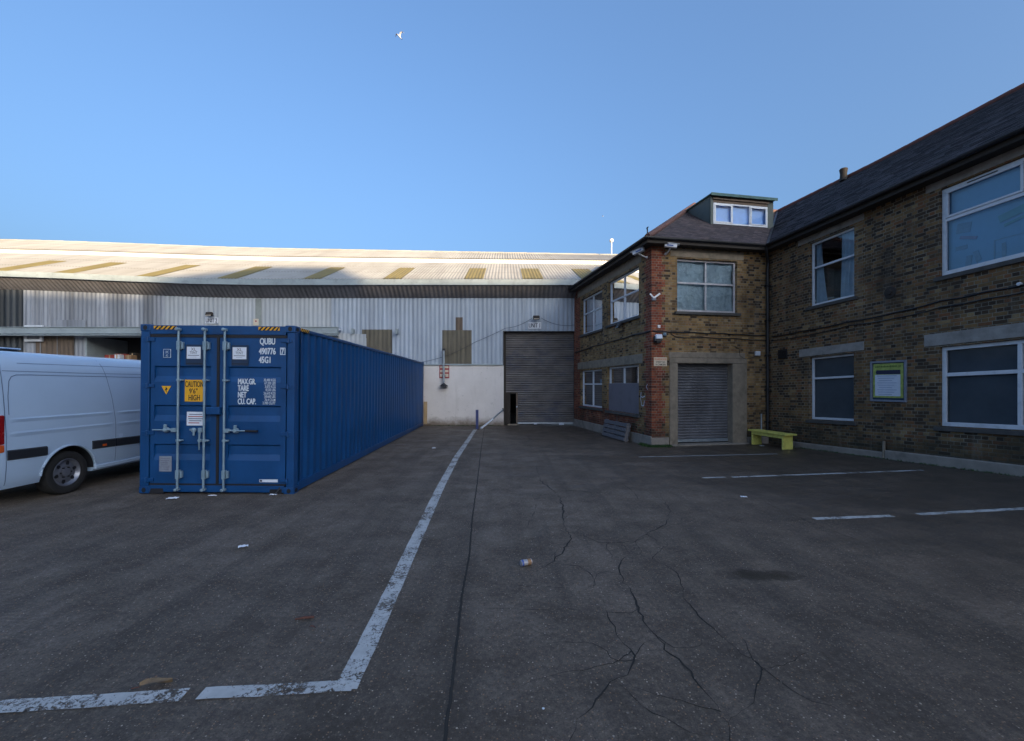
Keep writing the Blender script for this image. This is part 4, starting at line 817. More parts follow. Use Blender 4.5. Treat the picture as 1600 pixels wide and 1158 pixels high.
# square white framed board behind the track
def loose(name, label, cat, group=None, base=(0, 0, 0), rz=0): return empty(name, base, rz, label, cat, group)
p0, p1 = at(36, 508, WY - 0.2), at(64, 533.5, WY - 0.2)
t = loose('framed_board', 'square board in a white frame hung behind the grey track at the far left', 'board', base=((p0.x + p1.x) / 2, WY - 0.12, p1.z))
mb = MB(); w_, h_ = (p1.x - p0.x) / 2, p0.z - p1.z
for q in ((-w_, w_, 0, 0.1), (-w_, w_, h_ - 0.1, h_), (-w_, -w_ + 0.1, 0.1, h_ - 0.1), (w_ - 0.1, w_, 0.1, h_ - 0.1)): mb.box(q[0], q[1], -0.05, 0.05, q[2], q[3])
mb.build('frame', M['sign_white'], t, bevel=0.008); mb = MB(); mb.box(-w_ + 0.09, w_ - 0.09, 0.0, 0.02, 0.09, h_ - 0.09); mb.build('panel', M['cladB'], t)
# UNIT signs, lamps above them, notice
def sign(label, txt, px0, px1, py0, py1, mt='ink'):
    p, q = at(px0, py0, WY - 0.06), at(px1, py1, WY - 0.06); cx = (p.x + q.x) / 2; wd, ht = q.x - p.x, p.z - q.z
    t = loose('unit_sign', label, 'sign', 'unit number signs', (cx, WY - 0.045, q.z)); mb = MB(); mb.box(-wd / 2, wd / 2, -0.012, 0.012, 0, ht); mb.build('sign_face', M['sign_white'], t, bevel=0.003)
    mb = MB(); mb.text(txt, 0, ht * 0.16, ht * 0.98, -0.0145, 1, 0.62, 'CENTER', 0.0); mb.text(txt, 0.006, ht * 0.16, ht * 0.98, -0.0148, 1, 0.62, 'CENTER', 0.0); mb.text(txt, -0.006, ht * 0.16, ht * 0.98, -0.0151, 1, 0.62, 'CENTER', 0.0); mb.build('lettering', M[mt], t, recalc=False); return t
sign('white UNIT 1 sign over the tall roller shutter', 'UNIT 1', 825.5, 845.5, 503.5, 513.5); sign('white UNIT 2 sign above the blue container', 'UNIT 2', 320, 340.5, 496, 505.5)
def lamp(label, px, py):
    p = at(px, py - 1.5, WY - 0.2); t = loose('bulkhead_floodlight', label, 'lamp', 'floodlights over the unit signs', (p.x, WY - 0.04, p.z))
    mb = MB(); mb.cbox((0, -0.20, 0), 0.30, 0.13, 0.17, Matrix.Rotation(-0.5, 3, 'X')); mb.build('housing', M['soffit'], t, bevel=0.03)
    mb = MB(); mb.cbox((0, -0.262, -0.035), 0.24, 0.01, 0.11, Matrix.Rotation(-0.5, 3, 'X')); mb.build('lens', M['sign_cream'], t, bevel=0.004)
    mb = MB(); mb.tube([(0, 0.03, -0.02), (0, -0.12, -0.02)], 0.02, 8); mb.build('bracket', M['black'], t, smooth=True)
lamp('small floodlight mounted above the UNIT 1 sign', 838, 498); lamp('small floodlight mounted above the UNIT 2 sign', 328, 492.5)
p = at(400, 503, WY - 0.05); t = loose('notice', 'tiny white notice with a red mark on the cladding above the container', 'notice', base=(p.x, WY - 0.05, p.z - 0.16))
mb = MB(); mb.box(-0.12, 0.12, -0.008, 0.008, 0, 0.30); mb.build('notice_face', M['sign_cream'], t); mb = MB(); mb.lathe([(0.0, -0.011), (0.04, -0.011), (0.04, -0.009)], (0, 0, 0.19), 'd', 12, cap=False); mb.build('red_mark', M['sign_red'], t)
# flue pipe with the red framed sign behind it
p = at(693, 571, WY - 0.3); t = loose('flue_pipe', 'grey steel pipe with a black cowl standing off the white wall', 'pipe', base=(p.x, WY - 0.22, at(693, 603, WY - .2).z))
hh = at(693, 545, WY - 0.3).z - at(693, 603, WY - .2).z; mb = MB(); mb.tube([(0, 0, 0.05), (0, 0, hh)], 0.05, 14); mb.build('tube', M['steel'], t, smooth=True)
mb = MB(); mb.lathe([(0.19, 0.0), (0.19, 0.035), (0.06, 0.13), (0.05, 0.16)], (0, 0, -0.03), n=18); mb.build('cowl', M['black'], t, smooth=True); mb = MB(); mb.cbox((0, 0.08, hh - 0.05), 0.14, 0.2, 0.05); mb.cbox((0, 0.08, 0.45), 0.14, 0.2, 0.04); mb.lathe([(0.065, 0), (0.065, 0.1)], (0, 0, hh - 0.08), n=12); mb.build('clamp', M['black'], t, bevel=0.004)
p, q = at(686.5, 571, WY - 0.07), at(702, 591, WY - 0.07); wd, ht = (q.x - p.x) / 2, p.z - q.z
t = loose('warning_sign', 'small red framed sign on the white wall behind the grey pipe', 'sign', base=((p.x + q.x) / 2, WY - 0.065, q.z)); mb = MB(); mb.box(-wd, wd, -0.01, 0.01, 0, ht); mb.build('sign_face', M['sign_red'], t, bevel=0.002)
mb = MB()
for z0, z1 in ((0.06, 0.2), (0.27, 0.38), (0.46, 0.55)):
    for s in (-1, 1): mb.box(min(s * 0.03, s * (wd - 0.035)), max(s * 0.03, s * (wd - 0.035)), -0.014, -0.0105, z0, z1)
mb.build('white_panels', M['sign_cream'], t)
# thin cable from the pipe up to the lamp
def sag(p, q, s, n=16): return [Vector(p).lerp(Vector(q), k / n) + Vector((0, 0, -s * 4 * (k / n) * (1 - k / n))) for k in range(n + 1)]
mb = MB(m_wh)
for (a, b, s) in (((652, 567), (742, 535), 0.15), ((742, 535), (790, 513), 0.02), ((790, 513), (832, 497), 0.1), ((845, 497), (897, 508), 0.15)):
    A, B = wallpx(*a), wallpx(*b); mb.tube(sag((A[0], 0.06, A[1]), (B[0], 0.06, B[1]), s), 0.009, 5)
mb.build('wall_cable', M['black'], wh, smooth=True)
# aerial with a globe on the warehouse ridge
p = at(955.5, 376, 26.5); t = loose('globe_aerial', 'thin white pole with a round globe on top, on the warehouse ridge', 'aerial', base=(p.x, 26.5, ridge_z(p.x) - 0.3))
hh = p.z - (ridge_z(p.x) - 0.3); mb = MB(); mb.tube([(0, 0, 0), (0, 0, hh)], 0.035, 8); mb.build('pole', M['frame'], t, smooth=True)
mb = MB(); mb.lathe([(0.001, -0.13)] + [(0.13 * math.sin(math.pi * k / 10), -0.13 * math.cos(math.pi * k / 10)) for k in range(1, 10)] + [(0.001, 0.13)], (0, 0, hh), n=16); mb.build('globe', M['frame'], t, smooth=True)

# ================================================================== SHIPPING CONTAINER
CW, CL, CH = 2.63, 12.19, 2.90
ct = empty('shipping_container', (-6.275, 7.41, 0.015), R(0.45), 'long dark blue shipping container with white markings and a yellow caution sticker on its doors', 'container', ry=R(0.55))
def cx_(px): return (px - 216.6) / 91.3
def cz_(py): return (770.5 - py) / 91.0
mb = MB()
for x0, x1 in ((0, 0.15), (CW - 0.13, CW)): mb.box(x0, x1, 0.0, 0.14, 0.12, CH - 0.12)
for x0, x1 in ((0, 0.12), (CW - 0.12, CW)): mb.box(x0, x1, CL - 0.12, CL, 0.12, CH - 0.12)
mb.split('corner_post', M['blue'], ct, bevel=0.01)
mb = MB(); mb.box(0.16, CW - 0.16, 0.0, 0.12, 0.03, 0.145); mb.box(0.16, CW - 0.16, 0.0, 0.12, CH - 0.165, CH - 0.01)
mb.box(0.0, 0.09, 0.18, CL - 0.18, 0.03, 0.18); mb.box(CW - 0.09, CW, 0.18, CL - 0.18, 0.03, 0.18); mb.box(0.0, 0.06, 0.18, CL - 0.18, CH - 0.07, CH - 0.01); mb.box(CW - 0.06, CW, 0.18, CL - 0.18, CH - 0.07, CH - 0.01); mb.box(0.12, CW - 0.12, CL - 0.1, CL, 0.03, 0.15)
mb.split('frame_rail', M['blue'], ct, bevel=0.008)
for x in (0, CW - 0.165):
    for y in (0, CL - 0.178):
        for z in (0, CH - 0.118):
            mb = MB(); x1 = x + 0.165; e = 0.006; xa, xb = x - (e if x == 0 else 0), x1 + (e if x else 0)
            mb.box(xa, xb, y - e, y + 0.178, z, z + 0.122); cc = mb.build('corner_casting', M['blue'], ct, bevel=0.012)
            if y == 0:
                mb = MB(); cxm = (xa + xb) / 2; mb.prism([(cxm + 0.035 * math.cos(q) , z + 0.061 + 0.042 * math.sin(q)) for q in [2 * math.pi * k / 14 for k in range(14)]], 'd', y - e - 0.003, y - e + 0.002); mb.build('casting_hole', M['gasket'], cc)
                mb = MB(); mb.prism([(y + 0.085 + 0.05 * math.cos(q), z + 0.061 + 0.035 * math.sin(q)) for q in [2 * math.pi * k / 14 for k in range(14)]], 'a', *((xb - 0.002, xb + 0.003) if x else (xa - 0.003, xa + 0.002))); mb.build('casting_hole', M['gasket'], cc)
for x, s in ((0.012, -1), (CW - 0.012, 1)):
    mb = MB(lambda a, d, z, x=x, s=s: (x + s * (d - 0.036), a, z)); y0 = 0.14; mb.box(0.14, 0.24, 0.0, 0.02, 0.17, CH - 0.06)
    y = 0.24
    while y < CL - 0.25:
        p = 0.278; q = [(0, 0.036), (0.072, 0.036), (0.140, 0.0), (0.210, 0.0), (0.278, 0.036)]
        for (s0, d0), (s1, d1) in zip(q, q[1:]):
            if y + s1 <= CL - 0.1: mb.quad((y + s0, d0, 0.17), (y + s1, d1, 0.17), (y + s1, d1, CH - 0.06), (y + s0, d0, CH - 0.06))
        y += p
    mb.build('side_panel', M['blue'], ct, recalc=False)
mb = MB(); mb.corrug(0.03, CW - 0.03, lambda a: (-0.0, CH - 0.03), lambda a: (CL, CH - 0.03), 0.28, 0.02, 6); mb.build('roof_panel', M['blue'], ct, recalc=False)
mb = MB(); mb.box(0.1, CW - 0.1, CL - 0.05, CL - 0.03, 0.12, CH - 0.1); mb.box(0.05, CW - 0.05, 0.1, CL - 0.1, 0.10, 0.14); mb.build('end_panel', M['blue'], ct)
# doors with three recessed ribs, gasket seams
mb = MB(); mb.box(0.15, CW - 0.13, 0.055, 0.075, 0.145, CH - 0.165); mb.build('door_gasket', M['gasket'], ct)
ribs = [(cz_(596), cz_(571)), (cz_(657), cz_(632)), (cz_(718), cz_(693))]
doors = []
for x0, x1 in ((0.17, 1.295), (1.345, CW - 0.15)):
    mb = MB(); z0, z1, f = 0.175, CH - 0.205, 0.012; ra, rb = x0 + (0.06 if x0 < 1 else 0.15), x1 - (0.10 if x0 < 1 else 0.09)
    def panel(a0, a1, b0, b1): mb.quad((a0, f, b0), (a1, f, b0), (a1, f, b1), (a0, f, b1))
    panel(x0, ra, z0, z1); panel(rb, x1, z0, z1); zz = z0
    for b, t_ in ribs[::-1]:
        panel(ra, rb, zz, b); g = 0.035; bt = b + 0.10; tt = t_ - 0.025
        mb.quad((ra, f, b), (rb, f, b), (rb, f + g, bt), (ra, f + g, bt)); mb.quad((ra, f + g, bt), (rb, f + g, bt), (rb, f + g, tt), (ra, f + g, tt)); mb.quad((ra, f + g, tt), (rb, f + g, tt), (rb, f, t_), (ra, f, t_))
        for e in (ra, rb): mb.face([mb.P(e, f, b), mb.P(e, f + g, bt), mb.P(e, f + g, tt), mb.P(e, f, t_)])
        zz = t_
    panel(ra, rb, zz, z1)
    for q in ((x0, z0, x1, z0), (x0, z1, x1, z1), (x0, z0, x0, z1), (x1, z0, x1, z1)): mb.quad((q[0], f, q[1]), (q[2], f, q[3]), (q[2], f + 0.04, q[3]), (q[0], f + 0.04, q[1]))
    doors.append(mb.build('door', M['blue'], ct, recalc=False))
for px in (278.5, 319.0, 350.0):
    x = cx_(px); par = doors[0] if px < 330 else doors[1]
    mb = MB(); mb.tube([(x, -0.045, 0.06), (x, -0.045, CH - 0.06)], 0.018, 12); rd = mb.build('lock_rod', M['rod'], par, smooth=True)
    mb = MB()
    for z in (0.34, CH - 0.36): mb.cbox((x, -0.03, z), 0.055, 0.07, 0.15); mb.cbox((x + 0.055, -0.02, z), 0.026, 0.05, 0.12)
    for z in (0.92, 1.95): mb.cbox((x + 0.02, -0.025, z), 0.10, 0.05, 0.026); mb.lathe([(0.03, -0.02), (0.03, 0.02)], (x, -0.045, z), n=12)
    for z in (0.085, CH - 0.085): mb.cbox((x, -0.035, z), 0.055, 0.06, 0.04); mb.lathe([(0.0, -0.02), (0.028, -0.012), (0.028, 0.012), (0.0, 0.02)], (x, -0.09, z), 'd', n=10)
    mb.split('rod_bracket', M['rod'], rd, bevel=0.006)
def handle(x, dirx, zc, L, vertical=False, grip=False):
    par = doors[0] if x < 1.3 else doors[1]; mb = MB()
    if vertical: mb.box(x - 0.085, x - 0.02, -0.075, -0.03, zc - 0.03, zc + 0.045); mb.tube([(x - 0.06, -0.06, zc), (x - 0.065, -0.065, zc - 0.2), (x - 0.075, -0.05, zc - 0.33)], [0.018, 0.014, 0.012], 8); mb.lathe([(0.03, -0.02), (0.03, 0.02)], (x - 0.065, -0.05, zc - 0.17), 'd', 10)
    else:
        mb.cbox((x + dirx * 0.055, -0.055, zc), 0.08, 0.05, 0.065); mb.tube([(x + dirx * 0.05, -0.06, zc + 0.01), (x + dirx * L * 0.6, -0.065, zc), (x + dirx * L, -0.055, zc)], [0.02, 0.014, 0.012], 8)
        mb.lathe([(0.045, 0.03), (0.05, 0.0), (0.03, -0.05), (0.0, -0.055)], (x + dirx * 0.2, -0.04, zc), 'd', 12); mb.cbox((x + dirx * 0.2, -0.06, zc + 0.06), 0.035, 0.04, 0.07)
    h = mb.build('handle', M['rod'], par, smooth=False, bevel=0.004)
    if grip: mb = MB(); mb.tube([(x + dirx * L, -0.055, zc), (x + dirx * (L + 0.21), -0.055, zc - 0.005)], 0.02, 8); mb.build('grip', M['gasket'], h, smooth=True)
handle(cx_(278.5), -1, cz_(670.5), 0.42); handle(cx_(319), -1, cz_(671), 0.3, vertical=True); handle(cx_(350), 1, cz_(671), 0.37, grip=True)
mb = MB(); x, z = cx_(301), cz_(671); mb.lathe([(0.04, 0.01), (0.045, -0.02), (0.0, -0.04)], (x, 0, z), 'd', 10); mb.cbox((x + 0.01, -0.02, z - 0.05), 0.03, 0.03, 0.08); mb.cbox((x - 0.035, -0.02, z + 0.01), 0.05, 0.03, 0.03); mb.build('handle_keeper', M['rod'], doors[0], bevel=0.005)
mb = MB(); mb.box(cx_(323), cx_(345), -0.085, 0.005, cz_(646), cz_(634.5)); mb.build('lock_box', M['blue'], doors[0], bevel=0.012)
mb = MB()
for z in (cz_(530), cz_(602), cz_(676), cz_(749)):
    for x0, x1 in ((0.03, 0.24), (CW - 0.23, CW - 0.035)): mb.box(x0, x1, -0.012, 0.015, z - 0.03, z + 0.03); mb.lathe([(0.02, -0.045), (0.02, 0.045)], (0.125 if x0 < 1 else CW - 0.11, -0.012, z), n=10)
mb.split('hinge', M['blue'], ct, bevel=0.005)
mb = MB(); mb.box(cx_(337) - 0.022, cx_(337) + 0.022, 0.004, 0.03, 0.17, CH - 0.20); mb.box(0.16, CW - 0.14, 0.006, 0.03, 0.148, 0.176); mb.box(0.16, CW - 0.14, 0.002, 0.03, CH - 0.215, CH - 0.168); mb.build('door_seal', M['gasket'], ct)
# fork pockets
mb = MB(); mb.prism([(0.17, 0.0), (0.42, 0.0), (0.40, 0.09), (0.20, 0.09)], 'd', -0.004, 0.10); mb.prism([(CW - 0.42, 0.0), (CW - 0.2, 0.0), (CW - 0.2, 0.09), (CW - 0.4, 0.09)], 'd', -0.004, 0.10); mb.split('fork_pocket', M['gasket'], ct)
# stickers and stencils
def decal(name, par, px0, px1, py0, py1, mt, d=0.0105):
    mb = MB(); mb.box(cx_(px0), cx_(px1), d - 0.0035, d, cz_(py1), cz_(py0)); return mb.build(name, M[mt], par)
def words(par, txt, px, py, hpx, mt, d=0.004, xs=0.75, al='LEFT', off=0.0):
    mb = MB(); bold = 0.0045 if hpx > 8.0 and mt == 'white_ink' else (0.002 if hpx > 7 else 0.0)
    for k, (ox, oz) in enumerate(((0, 0), (bold, 0), (-bold, 0), (0, bold), (0, -bold)) if bold else ((0, 0),)): mb.text(txt, cx_(px) + ox, cz_(py) + oz, hpx / 91.0 / 0.70, d - 0.0002 * k, 1, xs, al, off)
    return mb.build('lettering', M[mt], par, recalc=False)
D0_, D1_ = doors
words(D1_, 'QUBU', 401.5, 536, 9.8, 'white_ink', xs=0.62, off=0.0, d=0.008); words(D1_, '490776', 400.5, 551.5, 9.8, 'white_ink', xs=0.62, off=0.0, d=0.008); words(D1_, '7', 435.3, 551.0, 9.0, 'white_ink', xs=0.62, off=0.0, d=0.008); words(D1_, '45G1', 400.5, 565, 9.8, 'white_ink', xs=0.62, off=0.0, d=0.008)
mb = MB(); x0, x1, z0, z1 = cx_(433.6), cx_(441.8), cz_(552.2), cz_(541)
for q in ((x0, x1, z0, z0 + 0.012), (x0, x1, z1 - 0.012, z1), (x0, x0 + 0.012, z0 + 0.012, z1 - 0.012), (x1 - 0.012, x1, z0 + 0.012, z1 - 0.012)): mb.box(q[0], q[1], 0.006, 0.0085, q[2], q[3])
mb.build('check_digit_box', M['white_ink'], D1_)
for k, (w_, n1, n2) in enumerate((('MAX.GR.', '30.480 KGS', '67.200 LBS'), ('TARE', '3.870 KGS', '8.530 LBS'), ('NET', '26.610 KGS', '58.660 LBS'), ('CU. CAP.', '76.4 CU.M', '2.700 CU.FT'))):
    y = 598.6 + k * 10.35; words(D1_, w_, 368, y, 8.6, 'white_ink', xs=0.58, off=0.0, d=0.008)
    words(D1_, n1, 427, y - 4.9, 4.1, 'white_ink', xs=0.66, al='RIGHT', d=0.008, off=0.001); words(D1_, n2, 427, y + 0.1, 4.1, 'white_ink', xs=0.66, al='RIGHT', d=0.008, off=0.001)
c = decal('caution_sticker', D0_, 285.5, 315, 592.5, 626.5, 'amber', 0.009); words(c, 'CAUTION', 300.2, 603.5, 8.8, 'ink_black', 0.004, 0.50, 'CENTER', 0.0); words(c, "9'6\"", 299, 613.8, 7.6, 'ink_black', 0.004, 0.8, 'CENTER'); words(c, 'HIGH', 300.5, 624.5, 8.6, 'ink_black', 0.004, 0.62, 'CENTER', 0.0)
mb = MB(); mb.prism([(cx_(249), cz_(602.5)), (cx_(264), cz_(602.5)), (cx_(256.5), cz_(616))], 'd', 0.006, 0.0095); tri = mb.build('warning_triangle', M['amber'], D0_)
mb = MB(); mb.prism([(cx_(257.5), cz_(605)), (cx_(259), cz_(608)), (cx_(256.8), cz_(608.5)), (cx_(257.5), cz_(612.5)), (cx_(254.5), cz_(607.5)), (cx_(256.3), cz_(607.2)), (cx_(255.2), cz_(605))], 'd', 0.004, 0.0055); mb.build('bolt_symbol', M['ink_black'], tri)
for par, x0 in ((D0_, 287), (D1_, 358.3)):
    pl = decal('placard_holder', par, x0, x0 + 26.5, 537.5, 569.5, 'blue_dark', 0.002); lb = decal('label', pl, x0 + 1.8, x0 + 23.2, 541, 559.7, 'paper', -0.003)
    words(lb, 'XL', x0 + 12.4, 547.0, 4.6, 'ink_black', -0.0078, 1.0, 'CENTER', 0.0); words(lb, 'TENT', x0 + 12.4, 552.0, 4.0, 'ink', -0.0078, 0.85, 'CENTER'); decal('rule', lb, x0 + 3.8, x0 + 21, 554.0, 554.8, 'ink', -0.004); decal('rule', lb, x0 + 7, x0 + 17, 556.8, 557.2, 'ink_grey', -0.004)
    decal('fold', pl, x0 + 1, x0 + 25.5, 566.4, 567.4, 'gasket', 0.0)
lg = decal('blue_logo_sticker', D0_, 251.5, 263.2, 545, 558.2, 'white_ink', 0.009); decal('logo_ground', lg, 252.1, 262.6, 545.6, 557.6, 'blue', 0.0075); words(lg, 'UIC', 257.4, 551.6, 4.0, 'white_ink', 0.0028, 0.6, 'CENTER'); words(lg, '82', 257.4, 556.6, 3.2, 'white_ink', 0.0028, 0.8, 'CENTER')
nl = decal('notice', D0_, 289, 317, 642.5, 663.8, 'paper', 0.009)
for k, (a, b) in enumerate(((0.14, 0.86), (0.08, 0.92), (0.1, 0.9), (0.14, 0.82), (0.1, 0.7))): mb = MB(); mb.box(cx_(289 + 28 * a), cx_(289 + 28 * b), 0.0035, 0.005, cz_(647.2 + k * 3.3), cz_(645.9 + k * 3.3)); mb.build('print_line', M['sign_red'] if k in (1, 4) else M['ink_grey'], nl)
pl = decal('data_plate', D0_, 247, 266, 712, 736, 'plate_grey', 0.008)
for k in range(6): mb = MB(); mb.box(cx_(249), cx_(263 - (k * 5 % 4)), 0.003, 0.0042, cz_(716.2 + k * 3.3), cz_(715.4 + k * 3.3)); mb.build('print_line', M['ink_grey'], pl)
st = decal('white_strip_label', D1_, 403, 432, 747.2, 751.5, 'paper', 0.008); decal('logo_mark', st, 404, 407.5, 748, 750.7, 'ink', 0.004)
def hazard(m, a0, a1, z0, z1, par, d):
    mb = MB(m); mb.box(a0, a1, d - 0.003, d, z0, z1); o = mb.build('hazard_stripe', M['amber'], par); n = 5; wq = (a1 - a0) / n; h = z1 - z0; mb = MB(m)
    for k in range(n):
        a = a0 + k * wq; poly = [(a, z0), (a + wq * 0.5, z0), (min(a1, a + wq * 0.5 + h * 0.9), z1), (min(a1, a + h * 0.9), z1)]; mb.prism(poly, 'd', d - 0.0055, d - 0.0035)
    mb.build('black_bands', M['ink_black'], o)
hazard(ident, cx_(237), cx_(272), CH - 0.085, CH - 0.025, ct, -0.002); hazard(ident, cx_(400), cx_(433), CH - 0.085, CH - 0.025, ct, -0.002)
hazard(lambda a, d, z: (CW - d, a, z), 0.22, 0.55, CH - 0.068, CH - 0.014, ct, -0.0)

# ================================================================== WHITE PANEL VAN
van = empty('panel_van', (-7.50, 6.41, 0), R(0.0), 'white panel van with black side moulding parked left of the blue container', 'van')
VW, VL, VH = 1.99, 5.9, 2.42
def secx(z, s=1.0):
    """inset of the side at height z"""
    pts = [(0.30, 0.06), (0.40, 0.02), (0.62, 0.0), (1.10, 0.0), (1.30, 0.012), (1.70, 0.05), (2.05, 0.10), (2.20, 0.135), (2.30, 0.19), (2.36, 0.27), (2.40, 0.40), (2.43, 0.70), (2.44, 0.995)]
    for (za, xa), (zb, xb) in zip(pts, pts[1:]):
        if z <= zb: return xa + (xb - xa) * (z - za) / (zb - za)
    return 0.995
ZS = [0.30, 0.36, 0.42, 0.52, 0.62, 0.75, 0.9, 1.1, 1.3, 1.5, 1.7, 1.9, 2.05, 2.14, 2.20, 2.25, 2.30, 2.335, 2.36, 2.382, 2.40, 2.416, 2.43, 2.437, 2.44]
secs = [(0.0, 0.035, 1.0, 0), (0.015, 0.012, 1.0, 0), (0.05, 0.0, 1.0, 0), (1.2, 0.0, 1.0, 0), (2.4, 0, 1, 0), (3.8, 0, 1, 0), (4.3, 0.01, 0.985, 0), (4.7, 0.05, 0.82, 0), (5.05, 0.06, 0.55, 0), (5.5, 0.09, 0.47, 0), (5.8, 0.16, 0.40, 0), (5.9, 0.3, 0.34, 0)]
mb = MB(); rings = []
for y, ins, hs, _ in secs:
    L = []
    for z in ZS: L.append((-(secx(z) + ins), z))
    Rr = [(-(VW) - x, z) for x, z in L[::-1]]; ring = []
    for x, z in L + Rr[1:]:
        zz = 0.30 + (z - 0.30) * hs - (0.0 if hs > 0.99 or True else 0); ring.append(mb.P(x, y + (0.0 if y > 0.5 else 0.02 * max(0, z - 1.1)), zz - (ins * 0.5 if z > 2.3 and y < 0.5 else 0)))
    rings.append(ring)
n = len(rings[0])
for A, B in zip(rings, rings[1:]):
    for j in range(n): mb.face((A[j], A[(j + 1) % n], B[(j + 1) % n], B[j]))
mb.face(rings[0][::-1]); mb.face(rings[-1])
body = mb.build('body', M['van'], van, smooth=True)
for md in list(body.modifiers): body.modifiers.remove(md)
WYS = (1.05, 4.70)
cutm = MB()
for wy in WYS: cutm.lathe([(0.455, -2.3), (0.455, 0.3)], (0, wy, 0.37), 'a', 40)
cut = cutm.build('cutter', M['van_black']); cut.parent = van
bo = body.modifiers.new('arches', 'BOOLEAN'); bo.object = cut; bo.operation = 'DIFFERENCE'; bo.solver = 'EXACT'
dg = bpy.context.evaluated_depsgraph_get(); dg.update(); me = bpy.data.meshes.new_from_object(body.evaluated_get(dg)); body.modifiers.remove(bo); body.data = me; bpy.data.objects.remove(cut)
es = body.modifiers.new('split', 'EDGE_SPLIT'); es.split_angle = R(30)
mb = MB(); 
for wy in WYS:
    for x0, x1 in ((-0.55, -0.03), (-1.96, -1.45)):
        A = [(wy + 0.448 * math.cos(R(k)), 0.37 + 0.448 * math.sin(R(k))) for k in range(0, 181, 10)]
        for p, q in zip(A, A[1:]): mb.quad((x0, p[0], p[1]), (x1, p[0], p[1]), (x1, q[0], q[1]), (x0, q[0], q[1]))
    mb.box(-1.45, -0.55, wy - 0.45, wy + 0.45, 0.36, 0.84)
mb.split('wheel_arch_liner', M['van_black'], van, smooth=True, recalc=False)
mb = MB(); mb.box(-1.5, -0.5, 0.3, 5.5, 0.24, 0.34); mb.build('underbody', M['van_black'], van)
def vs(y, z, off=0.003): return (-secx(z) + off, y, z)
def strip(name, pts, w_, mt, par=van, off=0.004, th=None):
    """thin strip following the van's side through (y, z) points"""
    mb = MB(); P = []
    for (a, b), (c, d) in zip(pts, pts[1:]):
        n = max(1, int(math.hypot(c - a, d - b) / 0.06)); P += [(a + (c - a) * k / n, b + (d - b) * k / n) for k in range(n)]
    P.append(pts[-1]); L = []
    for k, (y, z) in enumerate(P):
        y0, z0 = P[max(0, k - 1)]; y1, z1 = P[min(len(P) - 1, k + 1)]; l = math.hypot(y1 - y0, z1 - z0); ny, nz = -(z1 - z0) / l * w_ / 2, (y1 - y0) / l * w_ / 2
        L.append((mb.P(*vs(y + ny, z + nz, off)), mb.P(*vs(y - ny, z - nz, off))))
    for A, B in zip(L, L[1:]): mb.face((A[0], A[1], B[1], B[0]))
    return mb.build(name, M[mt], par, smooth=True, recalc=False)
# mouldings in three lengths, stopping at the wheel arch; sliding door seam, pressings
def mould(y0, y1, z0f, z1f):
    mb = MB(); n = max(2, int((y1 - y0) / 0.1)); L = []
    for k in range(n + 1):
        y = y0 + (y1 - y0) * k / n; zl, zh = z0f(y), z1f(y); L.append([mb.P(*vs(y, zl, 0.0)), mb.P(*vs(y, zl + 0.015, 0.022)), mb.P(*vs(y, zh - 0.015, 0.022)), mb.P(*vs(y, zh, 0.0))])
    for A, B in zip(L, L[1:]):
        for j in range(3): mb.face((A[j], A[j + 1], B[j + 1], B[j]))
    mb.face(L[0]); mb.face(L[-1]); return mb.build('side_moulding', M['van_black'], van)
zl = lambda y: 0.735 - 0.05 * min(1, max(0, y) / 2.4); zh = lambda y: zl(y) + 0.155
mould(0.10, 0.66, zl, zh); mould(1.44, 1.90, zl, zh); mould(1.915, 4.3, zl, zh)
strip('panel_seam', [(1.91, 0.42), (1.91, 1.2), (1.88, 1.6), (1.82, 2.0), (1.75, 2.33)], 0.010, 'seam'); strip('panel_seam', [(0.085, 0.36), (0.085, 1.4), (0.10, 2.1), (0.13, 2.33)], 0.010, 'seam')
strip('panel_seam', [(0.35, 2.215), (2.0, 2.225), (4.3, 2.23)], 0.008, 'seam'); strip('panel_seam', [(0.12, 2.09), (1.4, 2.085), (4.3, 2.10)], 0.008, 'seam')
strip('panel_pressing', [(0.14, 1.42), (0.15, 1.70), (0.19, 1.93), (0.23, 2.0), (0.30, 2.03), (0.5, 2.035), (4.2, 2.02)], 0.010, 'seam')
def ridge_line(z0, z1, y0, y1, h):
    mb = MB(); n = 40; L = []
    for k in range(n + 1):
        y = y0 + (y1 - y0) * k / n; f = min(1, k / 3, (n - k) / 3); L.append([mb.P(*vs(y, z0, 0.001)), mb.P(*vs(y, (z0 + z1) / 2 + 0.012, 0.001 + h * f)), mb.P(*vs(y, z1, 0.001))])
    for A, B in zip(L, L[1:]):
        for j in range(2): mb.face((A[j], A[j + 1], B[j + 1], B[j]))
    return mb.build('body_crease', M['van'], van, smooth=False, recalc=False)
ridge_line(1.30, 1.37, 0.14, 1.88, 0.012); ridge_line(1.30, 1.37, 1.94, 4.2, 0.012); ridge_line(1.08, 1.16, 0.12, 1.88, 0.010); ridge_line(1.08, 1.16, 1.94, 4.2, 0.010)
